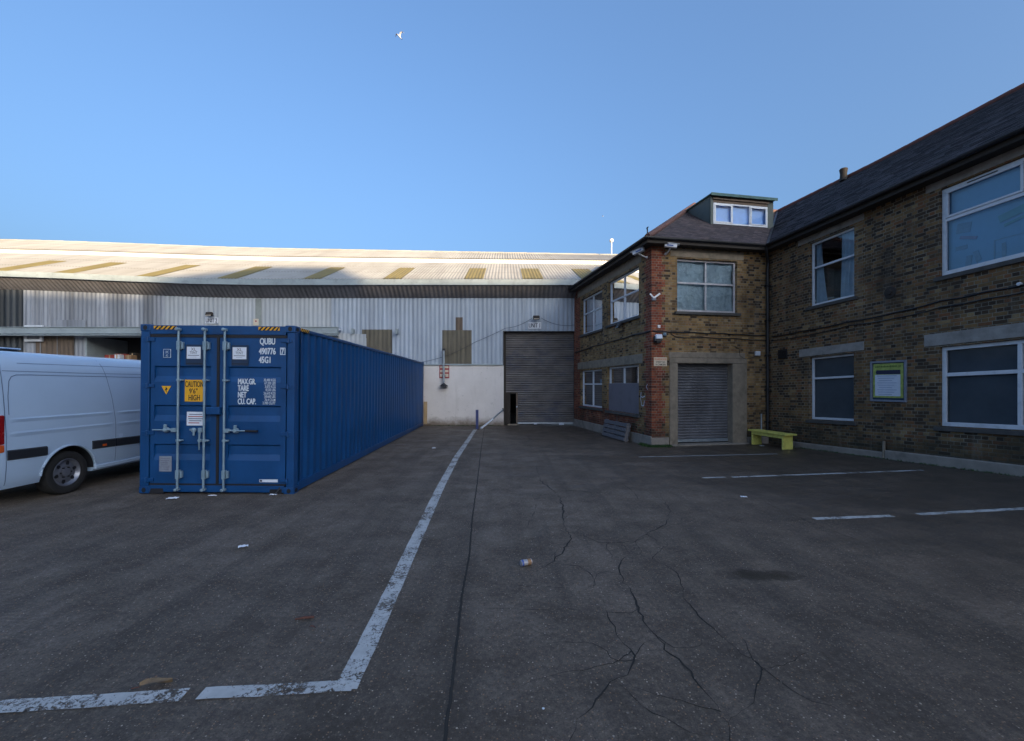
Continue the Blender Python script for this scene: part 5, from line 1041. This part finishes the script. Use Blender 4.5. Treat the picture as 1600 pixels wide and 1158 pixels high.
# flared lip over the rear arch
mb = MB()
for wy in WYS:
    P = []
    for k in range(21):
        t = math.pi * (0.02 + 0.96 * k / 20); P.append((wy + 0.47 * math.cos(t), 0.37 + 0.47 * math.sin(t)))
    mb.tube([vs(y, z, -0.004) for y, z in P], 0.022, 8)
mb.split('arch_lip', M['van'], van, smooth=True)
mb = MB(); mb.box(-0.10, -0.02, 1.52, 4.2, 0.40, 0.50); mb.box(-0.06, 0.012, 1.50, 4.1, 0.33, 0.41); mb.build('sill', M['van'], van, bevel=0.015)
mb = MB(); mb.prism([(0.0 - 0.02, 0.0), (-0.0, -0.10), (-0.12, -0.14), (-1.85, -0.14), (-1.99, -0.10), (-1.97, 0.0)], 'z', 0.42, 0.66); bp_ = mb.build('rear_bumper', M['van_black'], van, bevel=0.02)
mb = MB(); mb.box(0.018, 0.028, 1.62, 1.70, 0.735, 0.775); mb.build('side_marker', M['amberlens'], van, bevel=0.004)
mb = MB(); mb.box(-0.15, 0.004, -0.03, 0.07, 0.98, 1.42); tl = mb.build('tail_lamp', M['redlens'], van, bevel=0.015); mb = MB(); mb.box(-0.15, 0.003, -0.028, 0.068, 0.86, 0.978); mb.build('indicator', M['amberlens'], tl, bevel=0.012)
mb = MB(); mb.box(-1.96, -1.82, -0.03, 0.045, 0.92, 1.42); mb.build('tail_lamp', M['redlens'], van, bevel=0.015)
mb = MB(); mb.box(-0.9965, -0.9935, -0.01, 0.02, 0.5, 2.3); mb.build('panel_seam', M['seam'], van)
mb = MB(); mb.box(-0.82, -0.30, -0.015, 0.03, 1.45, 2.0); mb.box(-1.7, -1.18, -0.015, 0.03, 1.45, 2.0); mb.split('rear_window', M['glass_dark'], van, bevel=0.02)
for x0, s in ((0.0, 1), (-VW, -1)):
    for wy in WYS:
        c = (x0 - s * 0.05, wy, 0.37) if s > 0 else (x0 + 0.05, wy, 0.37)
        def L(prof): return [(r, h * s) for r, h in prof]
        mb = MB(); mb.lathe(L([(0.235, -0.21), (0.30, -0.225), (0.352, -0.215), (0.368, -0.18), (0.37, -0.11), (0.368, -0.035), (0.352, 0.0), (0.315, 0.012), (0.262, 0.008), (0.238, -0.005)]), c, 'a', 48, cap=False); wl = mb.build('wheel', M['tyre'], van, smooth=True)
        mb = MB(); mb.lathe(L([(0.24, -0.18), (0.238, -0.01), (0.225, -0.004), (0.205, -0.03), (0.185, -0.055), (0.16, -0.05), (0.12, -0.035), (0.105, -0.03), (0.10, -0.045), (0.075, -0.048), (0.07, -0.02), (0.035, -0.012), (0.0, -0.012)]), c, 'a', 48, cap=False); rm = mb.build('rim', M['rim'], wl, smooth=True)
        mb = MB()
        for k in range(6):
            t = 2 * math.pi * k / 6 + 0.3; 
            P = [(c[0] - s * 0.038, c[1] + (0.155 + 0.042 * math.cos(q)) * math.cos(t) - 0.030 * math.sin(q) * math.sin(t), c[2] + (0.155 + 0.042 * math.cos(q)) * math.sin(t) + 0.030 * math.sin(q) * math.cos(t)) for q in [2 * math.pi * j / 12 for j in range(12)]]
            mb.face([mb.P(*p) for p in P]); Q = [mb.P(p[0] - s * 0.03, p[1], p[2]) for p in P]
        mb.build('rim_hole', M['gasket'], rm, recalc=False)
        mb = MB()
        for k in range(6):
            t = 2 * math.pi * k / 6; mb.lathe(L([(0.010, -0.045), (0.010, -0.015)]), (c[0], c[1] + 0.087 * math.cos(t), c[2] + 0.087 * math.sin(t)), 'a', 6)
        mb.split('wheel_nut', M['tyre'], rm)
mb = MB(); mb.box(-1.15, -0.78, 0.60, 0.95, 2.43, 2.47); rv = mb.build('roof_vent', M['van_black'], van, bevel=0.02); mb = MB(); mb.box(-1.17, -0.76, 0.58, 0.97, 2.472, 2.495); mb.build('vent_lid', M['van'], rv, bevel=0.01)
mb = MB(); mb.box(-1.12, -0.87, -0.01, 0.05, 2.40, 2.47); mb.build('brake_lamp', M['redlens'], van, bevel=0.01)
# front of the van, out of sight from here
mb = MB(); mb.box(-1.7, -0.3, 5.86, 5.93, 0.45, 0.85); mb.build('grille', M['van_black'], van, bevel=0.02)

# ================================================================== THINGS ON AND BY THE BRICK BUILDING
def bw(x, y, z=0.0):                                    # building frame -> world
    p = BC + U * x + V * y; return Vector((p.x, p.y, z + SH * max(0, -y)))
def on(face, px, py, d=0.0):
    a, z = bloc(px, py, face, d); q = {'front': m_front, 'side': m_side, 'wing': m_wing}[face](a, d, z); return bw(*q)
FR = {'front': BA, 'side': BA - math.pi / 2, 'wing': BA + math.pi / 2}
# local frame of a wall-mounted thing: +x to the viewer's right along the wall, -y out of the wall. wing: right is towards us
FR['wing'] = BA - math.pi / 2 + 0.0
def wall_thing(name, face, px, py, label, cat, group=None):
    # front: x right, -y outward.  side: outward is -U ; wing: outward is -U too
    rz = {'front': BA, 'side': BA - math.pi / 2, 'wing': BA - math.pi / 2}[face]
    return empty(name, on(face, px, py), rz, label, cat, group)
def cctv(face, px, py, label, yaw, pitch, L=0.36):
    t = wall_thing('security_camera', face, px, py, label, 'camera', 'security cameras at the eaves corner'); r = Matrix.Rotation(yaw, 3, 'Z') @ Matrix.Rotation(pitch, 3, 'X')
    h = Vector((0.0, -0.28, 0.14))
    mb = MB(); mb.tube([(0, 0.0, -0.02), (0.0, -0.05, -0.02), (0, -0.16, 0.02), tuple(h + Vector((0, 0, -0.05)))], [0.045, 0.022, 0.022, 0.025], 10); mb.build('bracket', M['white_cam'], t, smooth=True)
    mb = MB(); mb.cbox(h, 0.13, L, 0.105, r); b = mb.build('housing', M['white_cam'], t, bevel=0.018, bseg=3)
    mb = MB(); mb.cbox(h + r @ Vector((0, -0.02, 0.062)), 0.155, L + 0.07, 0.014, r); mb.build('sunshield', M['white_cam'], t, bevel=0.005)
    mb = MB(); mb.cbox(h + r @ Vector((0, -L / 2 - 0.004, 0)), 0.10, 0.012, 0.08, r); mb.build('lens_window', M['gasket'], b)
    for s in (-1, 1): mb = MB(); mb.cbox(h + r @ Vector((s * 0.0665, 0.02, 0.0)), 0.003, L * 0.5, 0.04, r); mb.build('printed_panel', M['decal_blue'], b)
    return t
cctv('side', 1011, 401, 'white security camera on the left side of the brick corner, tilted down to the left', R(-50), R(14))
cctv('front', 1040, 396, 'white security camera on the front of the brick corner, pointing right', R(62), R(12))
t = wall_thing('twin_bracket', 'front', 1021, 466, 'small white V shaped bracket high on the red brick corner', 'bracket')
mb = MB(); mb.cbox((-0.08, -0.05, 0.06), 0.18, 0.03, 0.045, Matrix.Rotation(0.75, 3, 'Y')); mb.cbox((0.09, -0.05, 0.07), 0.24, 0.03, 0.05, Matrix.Rotation(-0.6, 3, 'Y')); mb.build('arm', M['white_cam'], t, bevel=0.006); mb = MB(); mb.cbox((0, -0.03, -0.03), 0.12, 0.06, 0.09); mb.build('base', M['plate_grey'], t, bevel=0.01)
t = wall_thing('alarm_sensor', 'front', 1029, 510.5, 'tiny white square sensor on the red brick corner above the grey wall lamp', 'sensor'); mb = MB(); mb.cbox((0, -0.02, 0), 0.085, 0.04, 0.09); mb.build('case', M['white_cam'], t, bevel=0.008); mb = MB(); mb.lathe([(0.0, -0.05), (0.02, -0.045), (0.02, -0.04)], (0, 0, 0), 'd', 10); mb.build('eye', M['frame'], t)
t = wall_thing('wall_lamp', 'front', 1025.5, 529, 'square grey wall lamp with a black hood below, on the red brick corner', 'lamp')
mb = MB(); mb.cbox((0, -0.13, 0.03), 0.20, 0.12, 0.15, Matrix.Rotation(-0.25, 3, 'X')); mb.build('lens', M['paper'], t, bevel=0.02); mb = MB(); mb.cbox((0, -0.08, -0.02), 0.23, 0.12, 0.19, Matrix.Rotation(-0.25, 3, 'X')); mb.cbox((0, -0.10, -0.12), 0.14, 0.1, 0.07); mb.build('housing', M['black'], t, bevel=0.02)
t = wall_thing('junction_box', 'front', 1037.5, 522.5, 'small grey blue box beside the wall lamp under the cables', 'box'); mb = MB(); mb.cbox((0, -0.04, 0), 0.07, 0.08, 0.09, Matrix.Rotation(0.4, 3, 'Z')); mb.build('case', M['rod'], t, bevel=0.01); mb = MB(); mb.cbox((0.01, -0.02, -0.05), 0.12, 0.04, 0.05); mb.build('base', M['black'], t, bevel=0.01)
t = wall_thing('floodlight', 'side', 974, 508, 'black floodlight hung under the large upper window on the left face', 'lamp')
mb = MB(); mb.cbox((0.0, -0.16, 0.0), 0.24, 0.10, 0.20, Matrix.Rotation(-0.45, 3, 'X')); mb.build('housing', M['black'], t, bevel=0.015); mb = MB(); mb.cbox((0, -0.215, -0.022), 0.19, 0.012, 0.15, Matrix.Rotation(-0.45, 3, 'X')); mb.build('lens', M['rod'], t); mb = MB(); mb.tube([(0, 0.0, 0.02), (0, -0.12, 0.03)], 0.02, 8); mb.build('bracket', M['black'], t, smooth=True)
t = wall_thing('junction_box', 'front', 1182.5, 552.5, 'white junction box at the end of a cable right of the door', 'box'); mb = MB(); mb.cbox((0, -0.035, 0), 0.16, 0.07, 0.14); b = mb.build('case', M['white_cam'], t, bevel=0.012); mb = MB(); mb.cbox((0, -0.072, 0), 0.13, 0.006, 0.11); mb.build('lid', M['paper'], b, bevel=0.002)
t = wall_thing('wall_sign', 'front', 1031.7, 565.3, 'small cream sign with three lines of print on the red brick corner', 'sign')
(aL, zT), (aR, zB) = bloc(1021.5, 558, 'front'), bloc(1042, 572, 'front'); W2, H2 = (aR - aL) / 2, (zT - zB) / 2
mb = MB(); mb.box(-W2, W2, -0.012, -0.002, -H2, H2); b = mb.build('sign_face', M['sign_cream'], t, bevel=0.003)
for txt, zz, m0, sc in (('WAREHOUSE', 0.045, 'ink_orange', 0.085), ('STREET NO', -0.035, 'ink_black', 0.075), ('10 CAMDEN', -0.112, 'ink_black', 0.078)):
    mb = MB(); mb.text(txt, 0, zz, sc, -0.0135, 1, 0.80, 'CENTER', 0.001); mb.build('lettering', M[m0], b, recalc=False)
# notice board on the long wing
(aL, zT), (aR, zB) = bloc(1361.5, 566, 'wing'), bloc(1418, 628, 'wing'); ac, zc = (aL + aR) / 2, (zT + zB) / 2
t = empty('notice_board', bw(*m_wing(ac, 0, zc)), BA - math.pi / 2, 'framed yellow green poster with a white text panel on the wing wall', 'notice board')
W2, H2 = (aR - aL) / 2, (zT - zB) / 2; f = 0.045
mb = MB(); mb.box(-W2, W2, -0.045, -0.003, H2 - f, H2); mb.box(-W2, W2, -0.045, -0.003, -H2, -H2 + f); mb.box(-W2, -W2 + f, -0.045, -0.003, -H2 + f, H2 - f); mb.box(W2 - f, W2, -0.045, -0.003, -H2 + f, H2 - f); mb.build('frame', M['plate_grey'], t, bevel=0.005)
mb = MB(); mb.box(-W2 + f, W2 - f, -0.015, -0.006, -H2 + f, H2 - f); po = mb.build('poster', mat('dark teal poster edge', (0.012, 0.035, 0.06), 0.5, var=0.2), t)
mb = MB(); mb.box(-W2 + f + 0.015, W2 - f - 0.03, -0.018, -0.0155, -H2 + f + 0.05, H2 - f - 0.02); mb.build('poster_ground', mat('yellow green poster print', (0.36, 0.42, 0.10), 0.5, var=0.35, vs=14), po)
mb = MB(); mb.box(-W2 + f + 0.06, W2 - f - 0.09, -0.021, -0.0185, -H2 + f + 0.09, H2 - 0.33); mb.build('text_panel', M['paper'], po)
mb = MB(); mb.box(-W2 + f + 0.09, W2 - f - 0.09, -0.0225, -0.0185, H2 - 0.32, H2 - 0.22); mb.lathe([(0.0, -0.025), (0.05, -0.025), (0.05, -0.0185)], (-W2 + f + 0.13, 0, H2 - 0.27), 'd', 14); mb.build('heading_band', M['ink'], po)
mb = MB(); rq = random.Random(4); xq = -W2 + f + 0.06
while xq < W2 - f - 0.10: wq = rq.uniform(0.012, 0.03); mb.box(xq, xq + wq, -0.0195, -0.0182, H2 - 0.155, H2 - 0.155 + rq.uniform(0.03, 0.05)); xq += wq + (0.03 if rq.random() < 0.15 else 0.009)
mb.build('heading_print', mat('dark green print', (0.10, 0.15, 0.03), 0.6), po)
mb = MB()
for k in range(9): mb.box(-W2 + f + 0.11 + 0.02 * (k % 3), W2 - f - 0.17 - 0.05 * (k * 7 % 3), -0.0225, -0.0212, H2 - 0.365 - k * 0.055, H2 - 0.352 - k * 0.055)
mb.build('print_lines', mat('pale blue print', (0.30, 0.36, 0.50), 0.6), po)
# bench
b0 = Vector((7.88, 12.84)); t = empty('bench', (b0.x, b0.y, gz(b0.x, b0.y)), BA, 'yellow green painted wooden bench against the brick wing by the downpipe', 'bench')
BLn, BWd, BHt = 1.42, 0.40, 0.46
mb = MB(); mb.box(-BWd / 2, -0.006, -BLn / 2, BLn / 2, BHt - 0.045, BHt); mb.box(0.006, BWd / 2, -BLn / 2, BLn / 2, BHt - 0.045, BHt); mb.build('seat', M['bench'], t, bevel=0.008)
for y in (-BLn / 2 + 0.13, BLn / 2 - 0.13): mb = MB(); mb.box(-BWd / 2 + 0.04, BWd / 2 - 0.03, y - 0.022, y + 0.022, 0, BHt - 0.047); mb.build('leg', M['bench'], t, bevel=0.006)
mb = MB(); mb.box(-BWd / 2 + 0.035, -BWd / 2 + 0.06, -BLn / 2 + 0.155, BLn / 2 - 0.155, BHt - 0.14, BHt - 0.048); mb.box(BWd / 2 - 0.06, BWd / 2 - 0.035, -BLn / 2 + 0.155, BLn / 2 - 0.155, BHt - 0.14, BHt - 0.048); mb.build('apron', M['bench'], t, bevel=0.005)
# pallet leaning on the side wall
(ay0, _), (ay1, _) = bloc(946, 660, 'side', 0.2), bloc(981, 660, 'side', 0.2)
pm = (ay0 + ay1) / 2; q = bw(-0.27, pm); t = empty('pallet', (q.x, q.y, 0), BA - math.pi / 2, 'grey weathered wooden pallet leaning on the wall under the boarded window', 'pallet')
PW, PHt = abs(ay0 - ay1) / 2, 0.62; rot = Matrix.Rotation(R(-11), 3, 'X')
mb = MB()
for k in range(4): mb.cbox(rot @ Vector((0, -0.07, 0.075 + k * 0.155)), PW * 2, 0.022, 0.125, rot)
for k in range(4): mb.cbox(rot @ Vector((0, 0.07, 0.075 + k * 0.155)), PW * 2, 0.022, 0.10, rot)
mb.build('deck_boards', M['pallet'], t, bevel=0.003); mb = MB()
for x in (-PW + 0.05, 0, PW - 0.05): mb.cbox(rot @ Vector((x, 0, PHt / 2)), 0.09, 0.11, PHt, rot)
mb.split('stringer', M['pallet'], t, bevel=0.003)
# chalky graffiti on the brick corner, on the wall itself
mb = MB(m_side, warp_b)
def scrib(face, pts, r=0.014):
    P = []
    for p in pts: a, z = bloc(p[0], p[1], 'side'); P.append((a, 0.004, z))
    for A, B in zip(P, P[1:]):
        dx, dz = B[0] - A[0], B[2] - A[2]; l = math.hypot(dx, dz) or 1; nx, nz = -dz / l * r, dx / l * r
        mb.quad((A[0] + nx, 0.004, A[2] + nz), (B[0] + nx, 0.004, B[2] + nz), (B[0] - nx, 0.004, B[2] - nz), (A[0] - nx, 0.004, A[2] - nz))
scrib('side', [(1002, 613), (1001, 622), (1003, 634), (1006, 634), (1007, 626)]); scrib('side', [(1001, 619), (1004, 621), (1008, 619)]); scrib('side', [(1012, 600), (1010, 604), (1012, 609)], 0.01)
mb.build('graffiti', M['paper'], bld, recalc=False)
# moss and weeds along the corner foot
def moss(name, pts, wd, h, n, seed, label=None):
    rnd = random.Random(seed); mb = MB()
    for k in range(n):
        t_ = rnd.random() * (len(pts) - 1); i = int(t_); p = Vector(pts[i]).lerp(Vector(pts[min(i + 1, len(pts) - 1)]), t_ - i); x = p.x + rnd.gauss(0, wd); y = p.y + rnd.gauss(0, wd); z = gz(x, y)
        a = rnd.random() * 6.28; hh = h * rnd.uniform(0.3, 1); s = rnd.uniform(0.006, 0.016); lx, ly = rnd.gauss(0, hh * 0.5), rnd.gauss(0, hh * 0.5)
        mb.face([mb.P(x - s * math.cos(a), y - s * math.sin(a), z), mb.P(x + s * math.cos(a), y + s * math.sin(a), z), mb.P(x + lx, y + ly, z + hh)])
    o = mb.build(name, M['moss'], recalc=False); tag(o, label, 'moss', None, 'stuff')
fp = [bw(-0.05, 0.5), bw(-0.07, -0.07), bw(0.55, -0.09)]; moss('moss', fp, 0.06, 0.09, 1500, 1, 'green moss and weeds along the foot of the red brick corner')
moss('moss', [Vector((unit1_left - 3.8, WY - 0.08, 0)), Vector((unit1_left - 0.1, WY - 0.08, 0))], 0.04, 0.05, 500, 2, 'dark moss along the foot of the white wall')
moss('moss', [bw(XW - 0.12, -0.8), bw(XW - 0.12, -4.2), bw(XW - 0.12, -7.0)], 0.03, 0.05, 500, 3, 'thin moss line along the plinth of the brick wing')

# ================================================================== YARD THINGS
g = G(745.5, 671); t = empty('bollard', (g.x, g.y, g.z), 0, 'short dark blue square bollard at the far end of the white line', 'bollard')
hb = (671 - 641) / F * g.y; mb = MB(); mb.box(-0.055, 0.055, -0.055, 0.055, 0, hb); mb.build('post', M['bollard'], t, bevel=0.008); mb = MB(); mb.box(-0.10, 0.10, -0.10, 0.10, 0, 0.02); mb.build('base_plate', M['soffit'], t, bevel=0.003)
mb = MB(); mb.prism([(-0.06, -0.06), (0.06, -0.06), (0.06, 0.06), (-0.06, 0.06)], 'z', hb, hb + 0.015); mb.build('cap', M['bollard'], t, bevel=0.004)
A = G(751, 671); A.z = 0.04; Bp = at(786.5, 640, WY - 0.15); t = empty('leaning_pole', (A.x, A.y, 0), 0, 'pale metal pole leaning from the bollard foot up to the white wall corner', 'pole')
d_ = Bp - Vector((A.x, A.y, 0)); mb = MB(); mb.tube([(0, 0, 0.04), tuple(d_ * 0.45), tuple(d_)], 0.032, 10); mb.build('tube', M['steel'], t, smooth=True)
mb = MB(); mb.tube([tuple(Vector((0, 0, 0.05)) + Vector((0.02, -0.06, 0))), tuple(d_ * 0.5 + Vector((0.02, -0.06, 0)))], 0.038, 10); mb.build('sleeve', M['paper'], t, smooth=True); mb = MB(); mb.cbox(d_, 0.1, 0.1, 0.12); mb.build('clamp', M['black'], t, bevel=0.01)
# timber board between container end and wall
p = at(659.5, 667, 19.5); t = empty('timber_board', (p.x + 0.10, 19.74, 0), 0, 'pale timber board standing at the far end of the container', 'board'); mb = MB(); rt = Matrix.Rotation(R(-3), 3, 'X'); mb.cbox(rt @ Vector((0, 0, 0.55)), 0.16, 0.03, 1.1, rt); mb.build('board', M['timber'], t, bevel=0.003); mb = MB(); mb.cbox((0.05, 0.0, 0.05), 0.4, 0.14, 0.08); mb.build('block', M['rustpanel'], t, bevel=0.01)
# cartons stacked in the unit 2 doorway, seen over the van
def carton(label, px, py, Y, w_, h_, mt):
    p = at(px, py, Y); t = empty('carton', (p.x, Y, 0), random.uniform(-0.1, 0.1), label, 'box', 'boxes stacked in the unit 2 doorway'); H = p.z
    mb = MB(); mb.box(-w_ / 2, w_ / 2, -w_ / 2, w_ / 2, H - h_, H); mb.build('box', M[mt], t, bevel=0.01); mb = MB(); mb.box(-0.03, 0.03, -w_ / 2 - 0.003, w_ / 2, H - h_ * 0.99, H + 0.002); mb.build('tape', M['timber'], t)
    mb = MB(); mb.box(-w_ / 2 - 0.02, w_ / 2 + 0.02, -w_ / 2, w_ / 2, 0.12, H - h_ - 0.003); mb.box(-w_ / 2, w_ / 2, -w_ / 2, -w_ / 2 + 0.1, 0, 0.12); mb.box(-w_ / 2, w_ / 2, w_ / 2 - 0.1, w_ / 2, 0, 0.12); mb.build('crate_base', M['pallet'], t)
carton('red carton, leftmost of the boxes seen over the van roof', 179, 555, 20.6, 0.5, 0.45, 'redbox'); carton('white carton between red and brown boxes seen over the van roof', 186.5, 554, 20.2, 0.24, 0.6, 'paper'); carton('brown and red carton right of the white one, seen over the van roof', 196, 553.5, 20.6, 0.55, 0.5, 'redbox'); carton('brown cardboard box beside the dark box, seen over the van roof', 205, 555, 20.2, 0.3, 0.5, 'cardboard'); carton('dark box at the right end of the boxes, next to the container', 211, 552, 20.6, 0.30, 0.6, 'soffit')
# litter
def litter(name, label, cat, px, py, build, rz=0.0, group=None):
    g = G(px, py); t = empty(name, (g.x, g.y, g.z + 0.004), rz, label, cat, group); build(t); return t
def can(t):
    mb = MB(); mb.lathe([(0.024, -0.062), (0.031, -0.055), (0.032, -0.02), (0.029, 0.0), (0.031, 0.03), (0.032, 0.055), (0.025, 0.062)], (0, 0, 0.031), 'a', 20); b = mb.build('can', mat('worn drink can', (0.40, 0.38, 0.40), 0.4, metal=0.3, var=0.2, vs=20), t, smooth=True)
    mb = MB(); mb.lathe([(0.0325, -0.056), (0.0328, -0.035)], (0, 0, 0.031), 'a', 20, cap=False); mb.build('dark_band', M['decal_blue'], b, smooth=True); mb = MB(); mb.lathe([(0.0312, 0.01), (0.0325, 0.03), (0.0328, 0.05)], (0, 0, 0.031), 'a', 20, cap=False); mb.build('brown_band', M['cardboard'], b, smooth=True)
litter('drink_can', 'crushed drink can lying on the cracked concrete right of the joint', 'can', 822, 884, can, R(25))
def leaf(sc, mt='leaf'):
    def f(t):
        mb = MB(); I = []; n = 10
        for k in range(n + 1):
            u = k / n; w_ = 0.5 * math.sin(math.pi * u) ** 0.8 * 0.42 + 0.01; I.append([mb.P((u - 0.5) * sc, s * w_ * sc, (0.10 * abs(s) + 0.06 * math.sin(5 * u + s)) * sc + 0.012) for s in (-1, -0.5, 0, 0.5, 1)])
        for A, B in zip(I, I[1:]):
            for j in range(4): mb.face((A[j], A[j + 1], B[j + 1], B[j]))
        b = mb.build('blade', M[mt], t, smooth=True, recalc=False); mb = MB(); mb.tube([(-0.5 * sc, 0, 0.012), (-0.75 * sc, 0.03 * sc, 0.006)], 0.003, 5); mb.build('stalk', M['bark'], t)
    return f
litter('dry_leaf', 'large curled brown leaf lying just above the white line', 'leaf', 244, 1072, leaf(0.17), R(20))
def stick(t): mb = MB(); mb.tube([(-0.07, 0, 0.012), (0, 0.006, 0.014), (0.07, 0.0, 0.012)], [0.007, 0.011, 0.008], 8); mb.tube([(0.01, 0.0, 0.012), (0.05, 0.03, 0.01)], 0.004, 6); mb.build('stick', M['bark'], t, smooth=True)
litter('stick', 'red brown piece of bark lying on the concrete left of the white line', 'stick', 476, 969, stick, R(14))
litter('dry_leaf', 'small dark leaf beside the red brown bark', 'leaf', 489, 983, leaf(0.05, 'bark'), R(-20))
def paper(sx, sy):
    def f(t):
        mb = MB(); n = 5; I = [[mb.P((i / n - 0.5) * sx, (j / n - 0.5) * sy, 0.010 + 0.014 * math.sin(i * 1.9 + j * 1.1) ** 2) for i in range(n + 1)] for j in range(n + 1)]
        for j in range(n):
            for i in range(n): mb.face((I[j][i], I[j][i + 1], I[j + 1][i + 1], I[j + 1][i]))
        mb.build('sheet', M['paper'], t, recalc=False)
    return f
for lb, px, py, sx, sy, r in (('white scrap of paper on open concrete between container and white line', 380, 856, 0.10, 0.06, 30), ('crumpled white wrapper just in front of the container doors', 270, 780, 0.16, 0.10, 10), ('flat pale scrap under the middle of the container doors', 332, 776, 0.14, 0.03, 0), ('pale scrap under the right corner of the container doors', 427, 774.5, 0.12, 0.05, 0), ('small white scrap on the right side near the parking lines', 1162, 778, 0.10, 0.06, -10), ('tiny white scrap far back beside the white line', 678, 701, 0.10, 0.10, 0), ('pale scrap lying under the yellow green bench', 1191, 697.5, 0.14, 0.10, 0)):
    litter('paper_scrap', lb, 'litter', px, py, paper(sx, sy), R(r))
litter('pebble', 'lone pale stone in the foreground right of the joint', 'stone', 849, 1109, lambda t: (lambda mb: (mb.lathe([(0.001, 0.0), (0.007, 0.002), (0.008, 0.005), (0.004, 0.008), (0.001, 0.009)], (0, 0, 0), n=8), mb.build('stone', M['paper'], t, smooth=True)))(MB()))
# cable ends at the container foot
g = G(441, 773); t = empty('cable_end', (g.x, g.y, 0), 0, 'short black cable trailing from the right corner of the container doors', 'cable'); mb = MB(); mb.tube([(-0.16, -0.02, 0.015), (-0.10, -0.06, 0.012), (-0.08, 0.0, 0.06), (-0.06, 0.05, 0.12)], 0.01, 6); mb.build('cable', M['black'], t, smooth=True)
# loose gravel along joint and cracks
rnd = random.Random(5); mb = MB()
for k in range(420):
    x = rnd.uniform(-3.2, 3.6); y = rnd.uniform(2.2, 7.5); s = rnd.uniform(0.0025, 0.006) * (1 if rnd.random() < 0.93 else 1.6); z = gz(x, y) + s * 0.4
    a = rnd.random() * 6.28; P = [mb.P(x + s * math.cos(a + q) * rnd.uniform(0.7, 1.2), y + s * math.sin(a + q) * rnd.uniform(0.7, 1.2), z) for q in (0, 1.57, 3.14, 4.71)] + [mb.P(x, y, z + s * 0.8)]
    for j in range(4): mb.face((P[j], P[(j + 1) % 4], P[4]))
tag(mb.build('loose_grit', mat('grit', (0.16, 0.14, 0.12), 0.9, var=0.6, vs=60), recalc=False), 'pale loose grit scattered over the yard concrete', 'grit', None, 'stuff')
# gulls
def gull(label, px, py, Y, span, flap, yaw, cat='bird'):
    p = at(px, py, Y); t = empty('seagull', p, yaw, label, cat, 'gulls in the sky'); s = span
    mb = MB(); mb.tube([(0, 0.30 * s, 0.0), (0, 0.22 * s, 0.012 * s), (0, 0.12 * s, 0.0), (0, -0.02 * s, -0.012 * s), (0, -0.16 * s, -0.005 * s), (0, -0.30 * s, 0.0)], [0.012 * s, 0.036 * s, 0.045 * s, 0.062 * s, 0.045 * s, 0.015 * s], 10)
    for sg in (-1, 1):
        W = [(0.03, 0.10, 0.01, 0.20), (0.20, 0.14, 0.16 * flap, 0.17), (0.36, 0.06, 0.20 * flap, 0.12), (0.50, -0.06, 0.12 * flap, 0.03)]
        r = [[mb.P(sg * x * s, y * s, z * s + dz) for (y, dz) in ((yf, 0.004 * s), (yf - c * 0.5, 0.016 * s), (yf - c, 0.0), (yf - c * 0.5, -0.004 * s))] for x, yf, z, c in W]
        for A, B in zip(r, r[1:]):
            for j in range(4): mb.face((A[j], A[(j + 1) % 4], B[(j + 1) % 4], B[j]))
        mb.face(r[-1])
    T = [mb.P(-0.07 * s, -0.38 * s, 0), mb.P(0.07 * s, -0.38 * s, 0), mb.P(0.02 * s, -0.26 * s, 0.012 * s), mb.P(-0.02 * s, -0.26 * s, 0.012 * s)]; mb.face(T)
    mb.build('body', M['gull'], t, smooth=True); mb = MB(); mb.tube([(0, 0.29 * s, 0.0), (0, 0.36 * s, -0.01 * s)], [0.012 * s, 0.003 * s], 6); mb.build('beak', M['amber'], t)
    for sg in (-1, 1): mb = MB(); mb.tube([(sg * 0.44 * s, -0.04 * s, 0.155 * flap * s), (sg * 0.51 * s, -0.085 * s, 0.115 * flap * s)], [0.022 * s, 0.006 * s], 6); mb.build('wing_tip', M['gull_dark'], t)
gull('white gull flying high in the blue sky, the larger of two', 624, 57, 42.0, 1.05, 1.5, R(155)); gull('distant gull, a tiny speck over the brick building roofline', 942, 338, 150.0, 1.0, 0.8, R(60))

# ================================================================== ADDED UNSEEN BLOCK FAR BEHIND THE CAMERA (roofline shaped to shade the yard)
OY = -80.0; ob = empty('added_shade_block', (0, OY - 12, 0), 0, 'added long pale block, unseen far behind the viewer, stepped roofline shaped to shade the yard', 'building')
tn, kk = math.tan(SUN_TH), math.tan(SUN_EL) / math.cos(SUN_TH)
sky_pts = [(-45, 19.3, 6.62), (-24, 19.3, 6.60), (-18.5, 19.3, 6.35), (-16.5, 19.3, 6.3), (-13.6, 21.0, 7.2), (-11.9, 22, 8.1), (-8.4, 22, 8.0), (-7.0, 20.2, 6.9), (-6.2, 19.3, 6.5), (3.0, 19.3, 6.55), (7, 15.5, 7.9), (7.9, 18.2, 9.25), (14.0, 16.0, 9.3), (40, 16, 9.3)]
prof = [(x + (y - OY) * tn, z + (y - OY) * kk) for x, y, z in sky_pts]
mb = MB(lambda a, d, z: (a, 12 - d, z)); mb.prism([(prof[0][0], 0), (prof[-1][0], 0)] + prof[::-1], 'd', 0.0, 12.0); mb.build('wall', M['blockwall'], ob)
mb = MB(lambda a, d, z: (a, 12 - d, z))
for fl in range(5):
    for k in range(26): x = prof[0][0] + 1.5 + k * 3.0; mb.box(x, x + 1.7, -0.04, 0.02, 1.4 + fl * 3.4, 3.1 + fl * 3.4)
mb.build('window', M['plate_grey'], ob)
